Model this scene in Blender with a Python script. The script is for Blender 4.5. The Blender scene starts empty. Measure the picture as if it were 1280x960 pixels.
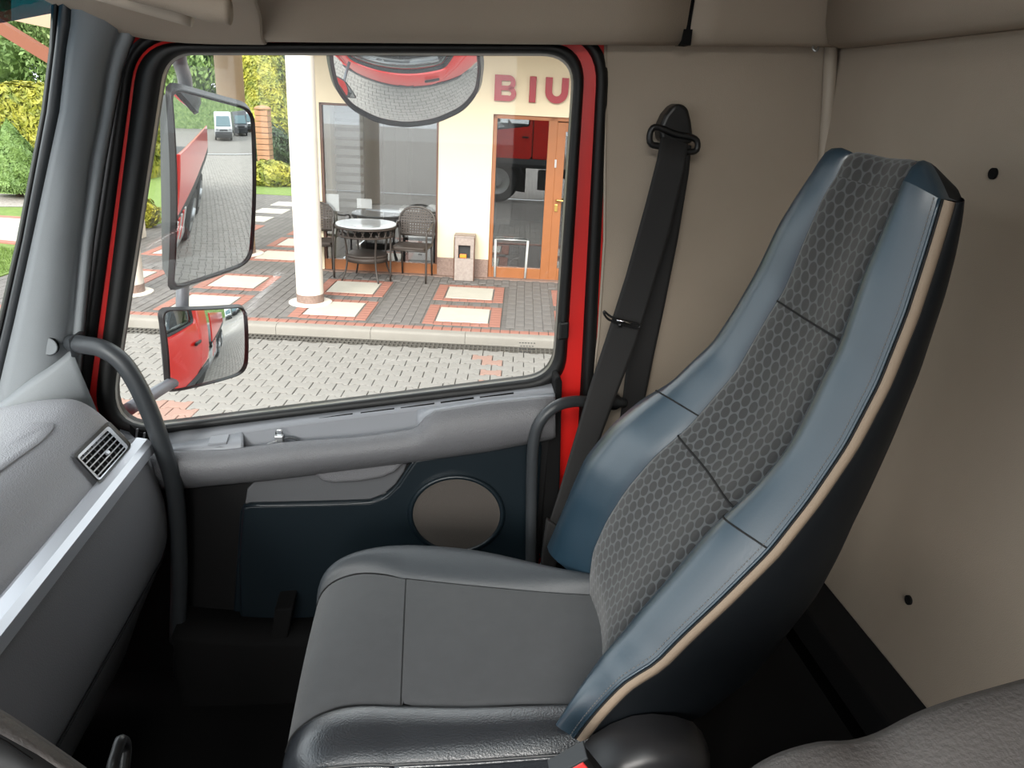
import bpy, bmesh, math, random
import numpy as np
from mathutils import Vector, Matrix, noise
random.seed(7); np.random.seed(7)
R_ = math.radians
# ------------------------------------------------------------------ camera
H0 = 2.35                      # camera height above the road
FPX = 960.0
TH, PITCH, ROLL = R_(7.0), R_(20.3), R_(2.9)
h_ = Vector((math.sin(TH), math.cos(TH), 0)); z_ = Vector((0, 0, 1)); r0_ = Vector((math.cos(TH), -math.sin(TH), 0))
f_ = h_*math.cos(PITCH) - z_*math.sin(PITCH); u0_ = h_*math.sin(PITCH) + z_*math.cos(PITCH)
u_ = math.cos(ROLL)*u0_ - math.sin(ROLL)*r0_; r_ = math.cos(ROLL)*r0_ + math.sin(ROLL)*u0_
scn = bpy.context.scene
col = scn.collection
cd = bpy.data.cameras.new('camera'); cam = bpy.data.objects.new('camera', cd); col.objects.link(cam)
cd.sensor_width = 36; cd.lens = FPX/1280*36; cd.clip_start = 0.02; cd.clip_end = 300
m3 = Matrix((r_, u_, -f_)).transposed()
cam.matrix_world = Matrix.Translation((0, 0, H0)) @ m3.to_4x4()
scn.camera = cam
# ------------------------------------------------------------------ sky, sun, exposure
w = bpy.data.worlds.new('overcast_sky'); scn.world = w; w.use_nodes = True
nt = w.node_tree; nt.nodes.clear()
wo = nt.nodes.new('ShaderNodeOutputWorld'); bg = nt.nodes.new('ShaderNodeBackground')
tc = nt.nodes.new('ShaderNodeTexCoord'); sp = nt.nodes.new('ShaderNodeSeparateXYZ'); rm = nt.nodes.new('ShaderNodeMapRange')
nt.links.new(tc.outputs['Generated'], sp.inputs[0]); nt.links.new(sp.outputs[2], rm.inputs[0])
rm.inputs[3].default_value = 0.62; rm.inputs[4].default_value = 1.0
bg.inputs[0].default_value = (0.93, 0.97, 1.0, 1)
ml = nt.nodes.new('ShaderNodeMath'); ml.operation = 'MULTIPLY'; ml.inputs[1].default_value = 1.15
nt.links.new(rm.outputs[0], ml.inputs[0]); nt.links.new(ml.outputs[0], bg.inputs[1]); nt.links.new(bg.outputs[0], wo.inputs[0])
sd = bpy.data.lights.new('hazy_sun', 'SUN'); sun = bpy.data.objects.new('hazy_sun', sd); col.objects.link(sun)
sd.energy = 2.1; sd.angle = R_(38); sd.color = (1, .96, .9)
sun.rotation_euler = Vector((0.22, 0.85, -0.48)).to_track_quat('-Z', 'Y').to_euler()
scn.view_settings.view_transform = 'Standard'; scn.view_settings.look = 'None'
scn.view_settings.exposure = 1.75; scn.view_settings.gamma = 1; scn.view_settings.use_curve_mapping = False

# ------------------------------------------------------------------ frames and pixel helpers (coordinates are relative to the camera point)
CAB = Matrix.Translation((0, 0, H0)); EXT = CAB @ Matrix.Rotation(-TH, 4, 'Z')
XF = [CAB]
def ray(px, py):
    d = f_ + r_*((px-640)/FPX) - u_*((py-480)/FPX)
    if XF[0] is EXT: d = Vector((d.dot(r0_), d.dot(h_), d.z))
    return d
def PY(px, py, Y): d = ray(px, py); return d*(Y/d.y)
def PX(px, py, X): d = ray(px, py); return d*(X/d.x)
def PZ(px, py, Z): d = ray(px, py); return d*(Z/d.z)
def PN(px, py, c, n): d = ray(px, py); return d*(c.dot(n)/d.dot(n))

# ------------------------------------------------------------------ materials
def lin(c):
    return tuple((v/12.92 if v <= .04045 else ((v+.055)/1.055)**2.4) for v in c)
def S(r, g, b): return lin((r/255, g/255, b/255))
MATS = {}
def mat(name, c, rough=.5, metal=0, var=0.0, vscale=8, bump=0, bscale=200, c2=None, coat=0, spec=.5, sheen=0, tex='noise', wrinkle=0):
    m = bpy.data.materials.new(name); m.use_nodes = True; n = m.node_tree; b = n.nodes['Principled BSDF']
    b.inputs['Base Color'].default_value = (*c, 1); b.inputs['Roughness'].default_value = rough; b.inputs['Metallic'].default_value = metal
    b.inputs['Specular IOR Level'].default_value = spec
    if coat: b.inputs['Coat Weight'].default_value = coat; b.inputs['Coat Roughness'].default_value = .08
    if sheen: b.inputs['Sheen Weight'].default_value = sheen; b.inputs['Sheen Roughness'].default_value = .5
    t = n.nodes.new('ShaderNodeTexCoord')
    if var or c2:
        x = n.nodes.new('ShaderNodeTexNoise'); x.inputs['Scale'].default_value = vscale; x.inputs['Detail'].default_value = 6; x.inputs['Roughness'].default_value = .6
        n.links.new(t.outputs['Object'], x.inputs['Vector'])
        r = n.nodes.new('ShaderNodeValToRGB'); r.color_ramp.elements[0].position = .32; r.color_ramp.elements[1].position = .68
        if c2: a, d = c, c2
        else: a, d = tuple(v*(1-var) for v in c), tuple(min(1, v*(1+var)) for v in c)
        r.color_ramp.elements[0].color = (*a, 1); r.color_ramp.elements[1].color = (*d, 1)
        n.links.new(x.outputs['Fac'], r.inputs[0]); n.links.new(r.outputs[0], b.inputs['Base Color'])
    if bump:
        if tex == 'voronoi':
            x = n.nodes.new('ShaderNodeTexVoronoi'); x.inputs['Scale'].default_value = bscale; o = x.outputs['Distance']
        else:
            x = n.nodes.new('ShaderNodeTexNoise'); x.inputs['Scale'].default_value = bscale; x.inputs['Detail'].default_value = 3; o = x.outputs['Fac']
        n.links.new(t.outputs['Object'], x.inputs['Vector'])
        k = n.nodes.new('ShaderNodeBump'); k.inputs['Strength'].default_value = bump; k.inputs['Distance'].default_value = .002
        n.links.new(o, k.inputs['Height']); n.links.new(k.outputs[0], b.inputs['Normal'])
    MATS[name] = m
    return m
def mirror_mat():
    m = mat('mirror_silver', (.86, .88, .88), .015, 1); return m
def glass_mat(name, tint, gl=.06, fres=1.45, rough=0.0):
    m = bpy.data.materials.new(name); m.use_nodes = True; n = m.node_tree; n.nodes.clear()
    o = n.nodes.new('ShaderNodeOutputMaterial'); t = n.nodes.new('ShaderNodeBsdfTransparent'); g = n.nodes.new('ShaderNodeBsdfGlossy'); x = n.nodes.new('ShaderNodeMixShader')
    lw = n.nodes.new('ShaderNodeLayerWeight'); lw.inputs[0].default_value = .5
    fr = n.nodes.new('ShaderNodeMath'); fr.operation = 'POWER'; fr.inputs[1].default_value = 5; n.links.new(lw.outputs['Facing'], fr.inputs[0])
    ad = n.nodes.new('ShaderNodeMath'); ad.operation = 'MULTIPLY_ADD'; ad.inputs[1].default_value = fres; ad.inputs[2].default_value = gl; ad.use_clamp = True
    t.inputs[0].default_value = (*tint, 1); g.inputs[0].default_value = (1, 1, 1, 1); g.inputs['Roughness'].default_value = rough
    n.links.new(fr.outputs[0], ad.inputs[0]); n.links.new(ad.outputs[0], x.inputs[0])
    n.links.new(t.outputs[0], x.inputs[1]); n.links.new(g.outputs[0], x.inputs[2]); n.links.new(x.outputs[0], o.inputs[0])
    MATS[name] = m; return m
def honeycomb_mat():
    # woven cloth with rows of dark ovals on a lighter mesh (flat print, UVs in metres)
    m = mat('honeycomb_cloth', S(70, 72, 74), .75, sheen=.2); n = m.node_tree; b = n.nodes['Principled BSDF']
    uv = n.nodes.new('ShaderNodeUVMap')
    def lat(off):
        v = n.nodes.new('ShaderNodeVectorMath'); v.operation = 'MULTIPLY_ADD'; v.inputs[1].default_value = (1/.0215, 1/.031, 0); v.inputs[2].default_value = (off, off, 0)
        f = n.nodes.new('ShaderNodeVectorMath'); f.operation = 'FRACTION'
        s = n.nodes.new('ShaderNodeVectorMath'); s.operation = 'SUBTRACT'; s.inputs[1].default_value = (.5, .5, 0)
        k = n.nodes.new('ShaderNodeVectorMath'); k.operation = 'MULTIPLY'; k.inputs[1].default_value = (1.0, 1.52, 0)
        l = n.nodes.new('ShaderNodeVectorMath'); l.operation = 'LENGTH'
        n.links.new(uv.outputs[0], v.inputs[0]); n.links.new(v.outputs[0], f.inputs[0]); n.links.new(f.outputs[0], s.inputs[0]); n.links.new(s.outputs[0], k.inputs[0]); n.links.new(k.outputs[0], l.inputs[0])
        return l.outputs['Value']
    mn = n.nodes.new('ShaderNodeMath'); mn.operation = 'MINIMUM'; n.links.new(lat(0), mn.inputs[0]); n.links.new(lat(.5), mn.inputs[1])
    r = n.nodes.new('ShaderNodeValToRGB'); r.color_ramp.elements[0].position = .385; r.color_ramp.elements[1].position = .435
    r.color_ramp.elements[0].color = (*S(34, 34, 35), 1); r.color_ramp.elements[1].color = (*S(72, 75, 77), 1)
    n.links.new(mn.outputs[0], r.inputs[0]); n.links.new(r.outputs[0], b.inputs['Base Color'])
    k = n.nodes.new('ShaderNodeBump'); k.inputs['Strength'].default_value = .25; k.inputs['Distance'].default_value = .002
    n.links.new(r.outputs[0], k.inputs['Height']); n.links.new(k.outputs[0], b.inputs['Normal'])
    return m
def brick_mat(name, c1, c2, mort, bw, bh, rot=0, ms=.012):
    m = mat(name, c1, .8); n = m.node_tree; b = n.nodes['Principled BSDF']
    t = n.nodes.new('ShaderNodeTexCoord'); mp = n.nodes.new('ShaderNodeMapping'); mp.inputs['Rotation'].default_value = (0, 0, rot)
    k = n.nodes.new('ShaderNodeTexBrick'); k.inputs['Color1'].default_value = (*c1, 1); k.inputs['Color2'].default_value = (*c2, 1); k.inputs['Mortar'].default_value = (*mort, 1)
    k.inputs['Scale'].default_value = 1; k.inputs['Brick Width'].default_value = bw; k.inputs['Row Height'].default_value = bh; k.inputs['Mortar Size'].default_value = ms
    n.links.new(t.outputs['Object'], mp.inputs[0]); n.links.new(mp.outputs[0], k.inputs[0]); n.links.new(k.outputs[0], b.inputs['Base Color'])
    return m
M = MATS
mat('beige_panel', S(160, 147, 132), .75, var=.05, vscale=3, bump=.25, bscale=700)
mat('beige_strip', S(170, 158, 143), .5)
mat('recess_grey', S(80, 81, 84), .55, bump=.15, bscale=420)
mat('grey_plastic', S(99, 99, 102), .5, bump=.35, bscale=420, tex='voronoi')
mat('pillar_grey', S(118, 122, 125), .6, bump=.12, bscale=500)
mat('fascia_grey', S(98, 98, 101), .6, var=.05, vscale=4, bump=.25, bscale=420)
mat('silver_trim', S(196, 199, 206), .33, metal=.55)
mat('teal_panel', S(15, 25, 31), .38, bump=.08, bscale=400)
mat('black_rubber', S(18, 18, 18), .5, spec=.35)
mat('black_soft', S(10, 10, 11), .9, spec=.25)
mat('black_plastic', S(16, 16, 17), .42)
mat('seal_grey', S(96, 96, 92), .35)
mat('red_paint', S(205, 28, 20), .28, coat=.6)
mat('red_plastic', S(222, 62, 62), .35)
mat('speaker_cloth', S(66, 61, 57), .9, bump=.5, bscale=900)
mat('tube_black', S(50, 53, 56), .42)
mat('recliner_plastic', S(34, 34, 36), .4)
mat('seat_cloth', S(66, 67, 69), .85, var=.06, vscale=40, bump=.4, bscale=1400, sheen=.15)
mat('seat_leather', S(42, 45, 49), .27, var=.04, vscale=10, bump=.25, bscale=420, spec=1.0)
mat('far_leather', S(56, 60, 64), .5, var=.04, vscale=10, bump=.22, bscale=420, spec=.5)
mat('blue_leather', S(30, 50, 63), .33, var=.07, vscale=9, bump=.05, bscale=300, spec=1.0)
mat('blue_black_vinyl', S(11, 15, 19), .55, spec=.22)
mat('piping_beige', S(140, 124, 107), .7, bump=.3, bscale=900)
mat('thread_dark', S(18, 18, 19), .8)
mat('thread_light', S(92, 92, 92), .8)
mat('belt_web', S(31, 30, 30), .8, bump=.4, bscale=900)
mat('chrome', (.75, .75, .74), .18, 1)
mat('key_metal', (.62, .62, .62), .35, 1)
mat('footwell_black', S(7, 7, 8), .95, spec=.2)
mat('dash_plastic', S(136, 136, 140), .5, bump=.35, bscale=420, tex='voronoi')
mat('ledge_grey', S(130, 132, 137), .5, bump=.12, bscale=400)
mat('red_inner', S(214, 26, 20), .42, coat=.12)
mat('grained_vinyl', S(88, 84, 82), .5, bump=.6, bscale=230)
mat('mirror_housing', S(58, 60, 64), .5)
mat('alu_tube', S(112, 115, 121), .4, metal=.2)
mirror_mat(); honeycomb_mat()
glass_mat('side_glass', (.97, .985, .98), .02, .4); glass_mat('windscreen_glass', (.94, .97, .97), .03, .5)
glass_mat('shop_glass', (.80, .81, .82), .16, .6)
glass_mat('visor_tint', (.06, .26, .34), .02, .3)
# outside
mat('facade_cream', S(246, 230, 198), .85, var=.03, vscale=1.5)
mat('column_white', S(240, 230, 218), .8, var=.02, vscale=2)
mat('column_tan', S(206, 180, 150), .8, var=.05, vscale=3)
mat('granite_pink', S(190, 160, 145), .6, c2=S(150, 122, 110), vscale=60)
mat('brown_frame', S(186, 112, 56), .5, var=.06, vscale=6)
mat('dark_frame', S(110, 66, 44), .5)
mat('sign_red', S(190, 26, 48), .35)
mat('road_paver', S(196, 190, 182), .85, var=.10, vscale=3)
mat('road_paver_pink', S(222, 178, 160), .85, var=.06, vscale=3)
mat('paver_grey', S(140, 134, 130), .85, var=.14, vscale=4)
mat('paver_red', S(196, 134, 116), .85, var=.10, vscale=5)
mat('slab_cream', S(228, 222, 208), .7, var=.05, vscale=6)
mat('curb_stone', S(204, 196, 184), .85, var=.06, vscale=5)
mat('joint_sand', S(92, 85, 78), .95)
mat('drain_steel', S(86, 82, 76), .6, metal=.3)
mat('drain_dark', S(24, 22, 20), .9)
brick_mat('road_far', S(190, 184, 176), S(178, 172, 166), S(120, 114, 108), .2, .14)
brick_mat('walk_far', S(142, 136, 131), S(128, 122, 118), S(100, 95, 90), .2, .1, R_(90), .006)
mat('lawn', S(122, 152, 62), .95, c2=S(150, 176, 84), vscale=14, bump=.8, bscale=60)
mat('grass_blade', S(126, 160, 66), .8, c2=S(152, 182, 88), vscale=9)
mat('leaf_yellow', S(110, 132, 44), .6, c2=S(224, 214, 72), vscale=3)
mat('leaf_green', S(96, 128, 66), .6, c2=S(158, 184, 112), vscale=2)
mat('leaf_mid', S(120, 150, 84), .6, c2=S(178, 200, 130), vscale=2)
mat('leaf_conifer', S(104, 142, 58), .6, c2=S(146, 180, 88), vscale=7)
mat('leaf_dark', S(48, 74, 42), .6, c2=S(72, 100, 52), vscale=6)
mat('leaf_bluegreen', S(78, 116, 88), .6, c2=S(110, 146, 112), vscale=6)
mat('leaf_purple', S(130, 72, 84), .6, c2=S(156, 100, 100), vscale=6)
mat('bark', S(96, 74, 56), .9, var=.2, vscale=20)
mat('gravel', S(214, 206, 196), .9, c2=S(170, 160, 150), vscale=30)
mat('wicker', S(92, 76, 66), .6)
mat('chair_metal', S(92, 80, 72), .45)
mat('table_glass_sheen', S(196, 202, 206), .08, coat=.8)  # pale base colour stands in for bright reflections on the glass top
mat('paper_white', S(238, 238, 236), .7)
mat('desk_dark', S(36, 36, 38), .4)
mat('desk_top', S(196, 202, 208), .3)
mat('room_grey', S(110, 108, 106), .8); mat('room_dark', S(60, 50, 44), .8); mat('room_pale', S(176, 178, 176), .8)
mat('brass', S(190, 160, 90), .3, .8)
mat('steel', S(190, 192, 192), .3, .8)
mat('bin_stone', S(206, 190, 180), .6, c2=S(184, 166, 156), vscale=30)
mat('beam_brown', S(160, 92, 62), .7)
mat('soffit', S(222, 186, 156), .8)
mat('brick_orange', S(204, 150, 112), .8, var=.1, vscale=8)
mat('van_white', S(238, 240, 242), .3, coat=.5)
mat('van_glass', S(70, 92, 98), .08)
mat('van_black', S(30, 32, 34), .6)
mat('tyre', S(36, 36, 37), .8)
mat('rim_grey', S(150, 152, 154), .35, .7)
mat('stripe_white', S(236, 236, 232), .5)
mat('lamp_orange', S(240, 130, 40), .3)

def dim(k, *names):
    for nm in names:
        for nd in M[nm].node_tree.nodes:
            if nd.type == 'BSDF_PRINCIPLED': nd.inputs['Base Color'].default_value = tuple(v*k for v in nd.inputs['Base Color'].default_value[:3])+(1,)
            elif nd.type == 'VALTORGB':
                for e in nd.color_ramp.elements: e.color = tuple(v*k for v in e.color[:3])+(1,)
            elif nd.type == 'TEX_BRICK':
                for q in ('Color1', 'Color2', 'Mortar'): nd.inputs[q].default_value = tuple(v*k for v in nd.inputs[q].default_value[:3])+(1,)
dim(.56, 'slab_cream')
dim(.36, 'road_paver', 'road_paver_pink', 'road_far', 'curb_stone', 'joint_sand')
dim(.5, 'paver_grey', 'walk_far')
dim(.5, 'paver_red', 'granite_pink', 'bin_stone', 'gravel')
dim(.75, 'leaf_green', 'leaf_mid')
dim(.48, 'lawn', 'grass_blade', 'leaf_yellow', 'leaf_conifer', 'leaf_dark', 'leaf_bluegreen', 'leaf_purple', 'bark', 'brick_orange')
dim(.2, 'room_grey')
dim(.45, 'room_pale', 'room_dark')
dim(.5, 'brown_frame', 'dark_frame', 'sign_red', 'wicker', 'chair_metal', 'beam_brown', 'soffit', 'column_tan', 'van_white', 'stripe_white')
dim(.9, 'red_paint')
dim(.6, 'wicker', 'chair_metal')
dim(.66, 'facade_cream')
dim(.72, 'column_white')
# ------------------------------------------------------------------ mesh builder
MW = {}
def smoothpath(pts, n=6, closed=False):
    P = [Vector(p) for p in pts]; out = []; N = len(P)
    rng = range(N if closed else N-1)
    for i in rng:
        a = P[(i-1) % N] if closed or i > 0 else P[i]*2-P[i+1]
        b = P[i]; c = P[(i+1) % N]
        d = P[(i+2) % N] if closed or i+2 < N else P[i+1]*2-P[i]
        for k in range(n):
            t = k/n
            out.append(.5*((2*b)+(c-a)*t+(2*a-5*b+4*c-d)*t*t+(3*b-a-3*c+d)*t**3))
    if not closed: out.append(P[-1])
    return out
class MB:
    def __init__(s): s.v = []; s.f = []; s.uv = None
    def add(s, v, f):
        o = len(s.v); s.v += [Vector(p) for p in v]; s.f += [tuple(i+o for i in q) for q in f]; return s
    def box(s, a, b):
        x0, y0, z0 = a; x1, y1, z1 = b
        return s.add([(x0,y0,z0),(x1,y0,z0),(x1,y1,z0),(x0,y1,z0),(x0,y0,z1),(x1,y0,z1),(x1,y1,z1),(x0,y1,z1)],
                     [(3,2,1,0),(4,5,6,7),(0,1,5,4),(1,2,6,5),(2,3,7,6),(3,0,4,7)])
    def obox(s, c, ax, ay, az):       # centre and three half axes
        c = Vector(c); ax, ay, az = Vector(ax), Vector(ay), Vector(az)
        v = [c+ax*i+ay*j+az*k for k in (-1,1) for j in (-1,1) for i in (-1,1)]
        return s.add(v, [(2,3,1,0),(4,5,7,6),(0,1,5,4),(1,3,7,5),(3,2,6,7),(2,0,4,6)])
    def tube(s, path, r, seg=10, closed=False, ry=None, up=None):
        P = [Vector(p) for p in path]; N = len(P); base = len(s.v); prev = None
        for i, p in enumerate(P):
            a = P[(i-1) % N] if (closed or i > 0) else P[i]; b = P[(i+1) % N] if (closed or i < N-1) else P[i]
            t = (b-a).normalized()
            if prev is None:
                k = Vector(up) if up else (Vector((0,0,1)) if abs(t.z) < .9 else Vector((1,0,0)))
                n1 = t.cross(k).normalized()
            else: n1 = (prev - t*prev.dot(t)).normalized()
            n2 = t.cross(n1); prev = n1
            rr = r(i/(N-1)) if callable(r) else r
            for k in range(seg):
                an = 2*math.pi*k/seg
                s.v.append(p + n1*math.cos(an)*rr + n2*math.sin(an)*(ry if ry else rr))
        M_ = N if closed else N-1
        for i in range(M_):
            j = (i+1) % N
            for k in range(seg):
                k2 = (k+1) % seg
                s.f.append((base+i*seg+k, base+i*seg+k2, base+j*seg+k2, base+j*seg+k))
        if not closed:
            s.f.append(tuple(base+k for k in reversed(range(seg)))); s.f.append(tuple(base+(N-1)*seg+k for k in range(seg)))
        return s
    def lathe(s, prof, c=(0,0,0), seg=24, axis='Z', arc=None):
        c = Vector(c); n = len(prof); base = len(s.v)
        for k in range(seg):
            a = 2*math.pi*k/seg
            for (rr, zz) in prof:
                p = Vector((rr*math.cos(a), rr*math.sin(a), zz))
                if axis == 'Y': p = Vector((p.x, zz, p.y))
                if axis == 'X': p = Vector((zz, p.x, p.y))
                s.v.append(c+p)
        for k in range(seg):
            k2 = (k+1) % seg
            for i in range(n-1): s.f.append((base+k*n+i, base+k2*n+i, base+k2*n+i+1, base+k*n+i+1))
        s.f.append(tuple(base+k*n for k in reversed(range(seg)))); s.f.append(tuple(base+k*n+n-1 for k in range(seg)))
        return s
    def prism(s, poly, off):          # poly: list of 3-D points, off: vector
        off = Vector(off); n = len(poly); v = [Vector(p) for p in poly]+[Vector(p)+off for p in poly]
        f = [tuple(range(n)), tuple(range(2*n-1, n-1, -1))]+[(i, n+i, n+(i+1) % n, (i+1) % n) for i in range(n)]
        return s.add(v, f)
    def loft(s, rows, closed=False, cap=False):
        b = len(s.v); m = len(rows); n = len(rows[0])
        for r in rows: s.v += [Vector(p) for p in r]
        for i in range(m-1):
            for j in range(n if closed else n-1):
                j2 = (j+1) % n
                s.f.append((b+i*n+j, b+i*n+j2, b+(i+1)*n+j2, b+(i+1)*n+j))
        if cap:
            s.f.append(tuple(b+j for j in range(n))); s.f.append(tuple(b+(m-1)*n+j for j in reversed(range(n))))
        return s
    def disc(s, loop, rings, bulge):  # dome over a loop; bulge(t) is an offset vector, t = 0 centre .. 1 rim
        c = sum(loop, Vector())/len(loop); b = len(s.v); n = len(loop)
        s.v.append(c+bulge(0))
        for k in range(1, rings+1):
            t = k/rings
            for p in loop: s.v.append(c.lerp(p, t)+bulge(t))
        for j in range(n): s.f.append((b, b+1+j, b+1+(j+1) % n))
        for k in range(rings-1):
            for j in range(n):
                j2 = (j+1) % n; a = b+1+k*n; d = a+n
                s.f.append((a+j, d+j, d+j2, a+j2))
        return s
    def build(s, name, m, parent=None, smooth=False, bevel=0, seg=2, solid=0, sub=0, uvs=None, auto=None):
        v = np.array([tuple(p) for p in s.v]); lo = v.min(0); hi = v.max(0)
        c = Vector(((lo[0]+hi[0])/2, (lo[1]+hi[1])/2, lo[2]))
        me = bpy.data.meshes.new(name); me.from_pydata([tuple(p-c) for p in s.v], [], s.f)
        bm = bmesh.new(); bm.from_mesh(me)
        if uvs is None: bmesh.ops.recalc_face_normals(bm, faces=bm.faces)
        bm.to_mesh(me); bm.free()
        if uvs is not None:
            ul = me.uv_layers.new(name='UVMap')
            for lp in me.loops: ul.data[lp.index].uv = uvs[lp.vertex_index]
        me.materials.append(M[m] if isinstance(m, str) else m)
        if smooth:
            for p in me.polygons: p.use_smooth = True
            if auto: me.set_sharp_from_angle(angle=R_(auto))
        o = bpy.data.objects.new(name, me); col.objects.link(o)
        put(o, XF[0] @ Matrix.Translation(c), parent)
        if solid:
            k = o.modifiers.new('s', 'SOLIDIFY'); k.thickness = solid; k.offset = 0
        if sub:
            k = o.modifiers.new('sub', 'SUBSURF'); k.levels = sub; k.render_levels = sub
        if bevel:
            k = o.modifiers.new('b', 'BEVEL'); k.width = bevel; k.segments = seg; k.limit_method = 'ANGLE'; k.angle_limit = R_(35)
        return o
def put(o, mw, parent=None):
    MW[o.name] = mw
    if parent is not None:
        o.parent = parent; o.matrix_parent_inverse = Matrix.Identity(4); o.matrix_basis = MW[parent.name].inverted() @ mw
    else: o.matrix_basis = mw
def tag(o, label, cat, group=None, kind=None):
    o['label'] = label; o['category'] = cat
    if group: o['group'] = group
    if kind: o['kind'] = kind
    return o
def thing(name, loc, label, cat, group=None, kind=None):
    o = bpy.data.objects.new(name, None); o.empty_display_size = .1; col.objects.link(o)
    put(o, XF[0] @ Matrix.Translation(Vector(loc))); return tag(o, label, cat, group, kind)
def copytree(o, mw, label=None):
    """copy a thing and its parts; mw = new world matrix of the thing"""
    c = o.copy(); col.objects.link(c); MW[c.name] = mw; c.matrix_basis = mw
    if label: c['label'] = label
    def rec(a, b):
        for ch in a.children:
            d = ch.copy(); col.objects.link(d); d.parent = b; MW[d.name] = MW[b.name] @ ch.matrix_basis; rec(ch, d)
    rec(o, c); return c
def share(src, name, mw, parent):
    d = bpy.data.objects.new(name, src); col.objects.link(d); put(d, mw, parent); return d
def box(name, a, b, m, parent=None, bevel=.004, **k): return MB().box(a, b).build(name, m, parent, bevel=bevel, **k)
def plate(name, pxs, Yf, Yb, m, parent=None, bevel=.004, smooth_n=0, **k):
    pts = [PY(p[0], p[1], Yf) for p in pxs]
    if smooth_n: pts = smoothpath(pts, smooth_n, True)
    return MB().prism(pts, (0, Yb-Yf, 0)).build(name, m, parent, bevel=bevel, **k)
def rloop(cs, n=9):
    """rounded polygon in pixels; cs = (x, y, radius)"""
    out = []; N = len(cs)
    for i in range(N):
        p = Vector(cs[i][:2]); a = Vector(cs[i-1][:2]); b = Vector(cs[(i+1) % N][:2]); r = cs[i][2]
        A = p+(a-p).normalized()*r; B = p+(b-p).normalized()*r
        for k in range(n+1):
            t = k/n; out.append(tuple(A*(1-t)**2+p*2*t*(1-t)+B*t*t))
    return out
def lp3(cs, Y, n=9): return [PY(x, y, Y) for x, y in rloop(cs, n)]
def interp(pts, x):
    return float(np.interp(x, [p[0] for p in pts], [p[1] for p in pts]))

# ================================================================== CAB SHELL
XF[0] = CAB
FL = -1.24                                        # cab floor
ROOF = .52
DY = -.78                                         # driver's side wall
XB = .76                                          # rear wall
o = box('floor', (-1.2, DY, FL-.06), (XB+.02, 1.52, FL), 'footwell_black', bevel=0); tag(o, 'black rubber floor of the truck cab under the seats', 'floor', kind='structure')
# rear wall: two beige boards and the corner strip
wb = thing('wall_rear', (XB, .6, FL), 'beige rear wall of the cab behind the passenger seat', 'wall', kind='structure')
box('backing_board', (XB+.012, DY, FL), (XB+.04, 1.5, ROOF), 'beige_panel', wb, bevel=0)
box('wall_board', (XB, DY+.9, -.835), (XB+.012, 1.488, .118), 'beige_panel', wb, bevel=.004)
box('wall_board', (XB, DY, -.835), (XB+.012, DY+.895, .118), 'beige_panel', wb, bevel=.004)
box('lower_ledge', (XB-.075, DY, -.90), (XB+.012, 1.47, -.835), 'black_soft', wb, bevel=.006)
box('lower_board', (XB-.02, DY, FL), (XB+.012, 1.47, -.90), 'black_soft', wb, bevel=0)
for (px, py) in ((1243, 217), (1137, 750)):
    c = PX(px, py, XB); MB().lathe([(.0075, -.004), (.0075, .004)], c, 14, 'X').build('screw_hole', 'black_soft', wb)
ts = MB().tube([PY(1040, 40, 1.475), PY(1036, 120, 1.475), PY(1029, 225, 1.475), PY(1020, 330, 1.475), PY(1005, 560, 1.475)], .012, 10).build('trim_1', 'beige_strip', smooth=True)
tag(ts, 'pale round trim strip in the rear corner of the cab', 'trim', kind='structure')
# side wall behind the door
sw = thing('wall_right', (.55, 1.49, FL), 'beige side wall panel between the red door frame and rear corner', 'wall', kind='structure')
pl = [(757, 40), (755.5, 300), (748, 420), (735, 520), (720, 640), (705, 800), (705, 900), (1120, 900), (1062, 40)]
MB().prism([PY(x, y, 1.487) for x, y in pl], (0, .03, 0)).build('side_panel', 'beige_panel', sw, bevel=.003)
MB().tube([PY(x, y, 1.487) for x, y in pl[:7]], .003, 6).build('panel_lip', 'beige_strip', sw, smooth=True)
MB().prism([PY(x, y, 1.492) for x, y in [(735, 480), (752, 470), (752, 900), (690, 900), (700, 600)]], (0, .02, 0)).build('lower_pillar_cover', 'black_soft', sw, bevel=.003)
# ceiling: roof, sloping cove along the door side, rear shelf
cl = thing('ceiling', (0, .5, ROOF), 'beige roof lining and overhead lockers of the cab', 'ceiling', kind='structure')
HT = .5                                           # unseen roof opening, added to bring daylight onto the seat and rear wall
MB().box((-1.0, DY, ROOF), (-.45, 1.5, ROOF+.03)).box((.2, DY, ROOF), (XB, 1.5, ROOF+.03)).box((-.45, DY, ROOF), (.2, -.6, ROOF+.03)).box((-.45, .12, ROOF), (.2, 1.5, ROOF+.03)).build('roof_lining', 'beige_panel', cl)
MB().box((-.44, -.59, ROOF+.045), (.19, .11, ROOF+.05)).build('added_hatch_glass', 'side_glass', cl)  # pane of the unseen hatch added for daylight
def cove(x0, x1, name, zl0, zl1):
    rows = []
    for k in range(7):
        t = k/6; x = x0+(x1-x0)*t; zl = zl0+(zl1-zl0)*t
        rows.append([(x, 1.50, zl+.012), (x, 1.475, zl+.002), (x, 1.455, zl), (x, 1.44, zl+.006), (x, 1.43, zl+.03), (x, 1.42, zl+.08), (x, 1.41, zl+.16), (x, 1.38, zl+.2), (x, 1.25, zl+.24), (x, .93, ROOF)])
    return MB().loft(rows, cap=False).build(name, 'beige_panel', cl, smooth=True, solid=.006)
cove(-.30, .449, 'overhead_locker', .073, .107)
cove(.457, XB, 'overhead_locker', .107, .121)
box('locker_gap', (.445, 1.43, .104), (.461, 1.47, .3), 'black_soft', cl, bevel=0)
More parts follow.
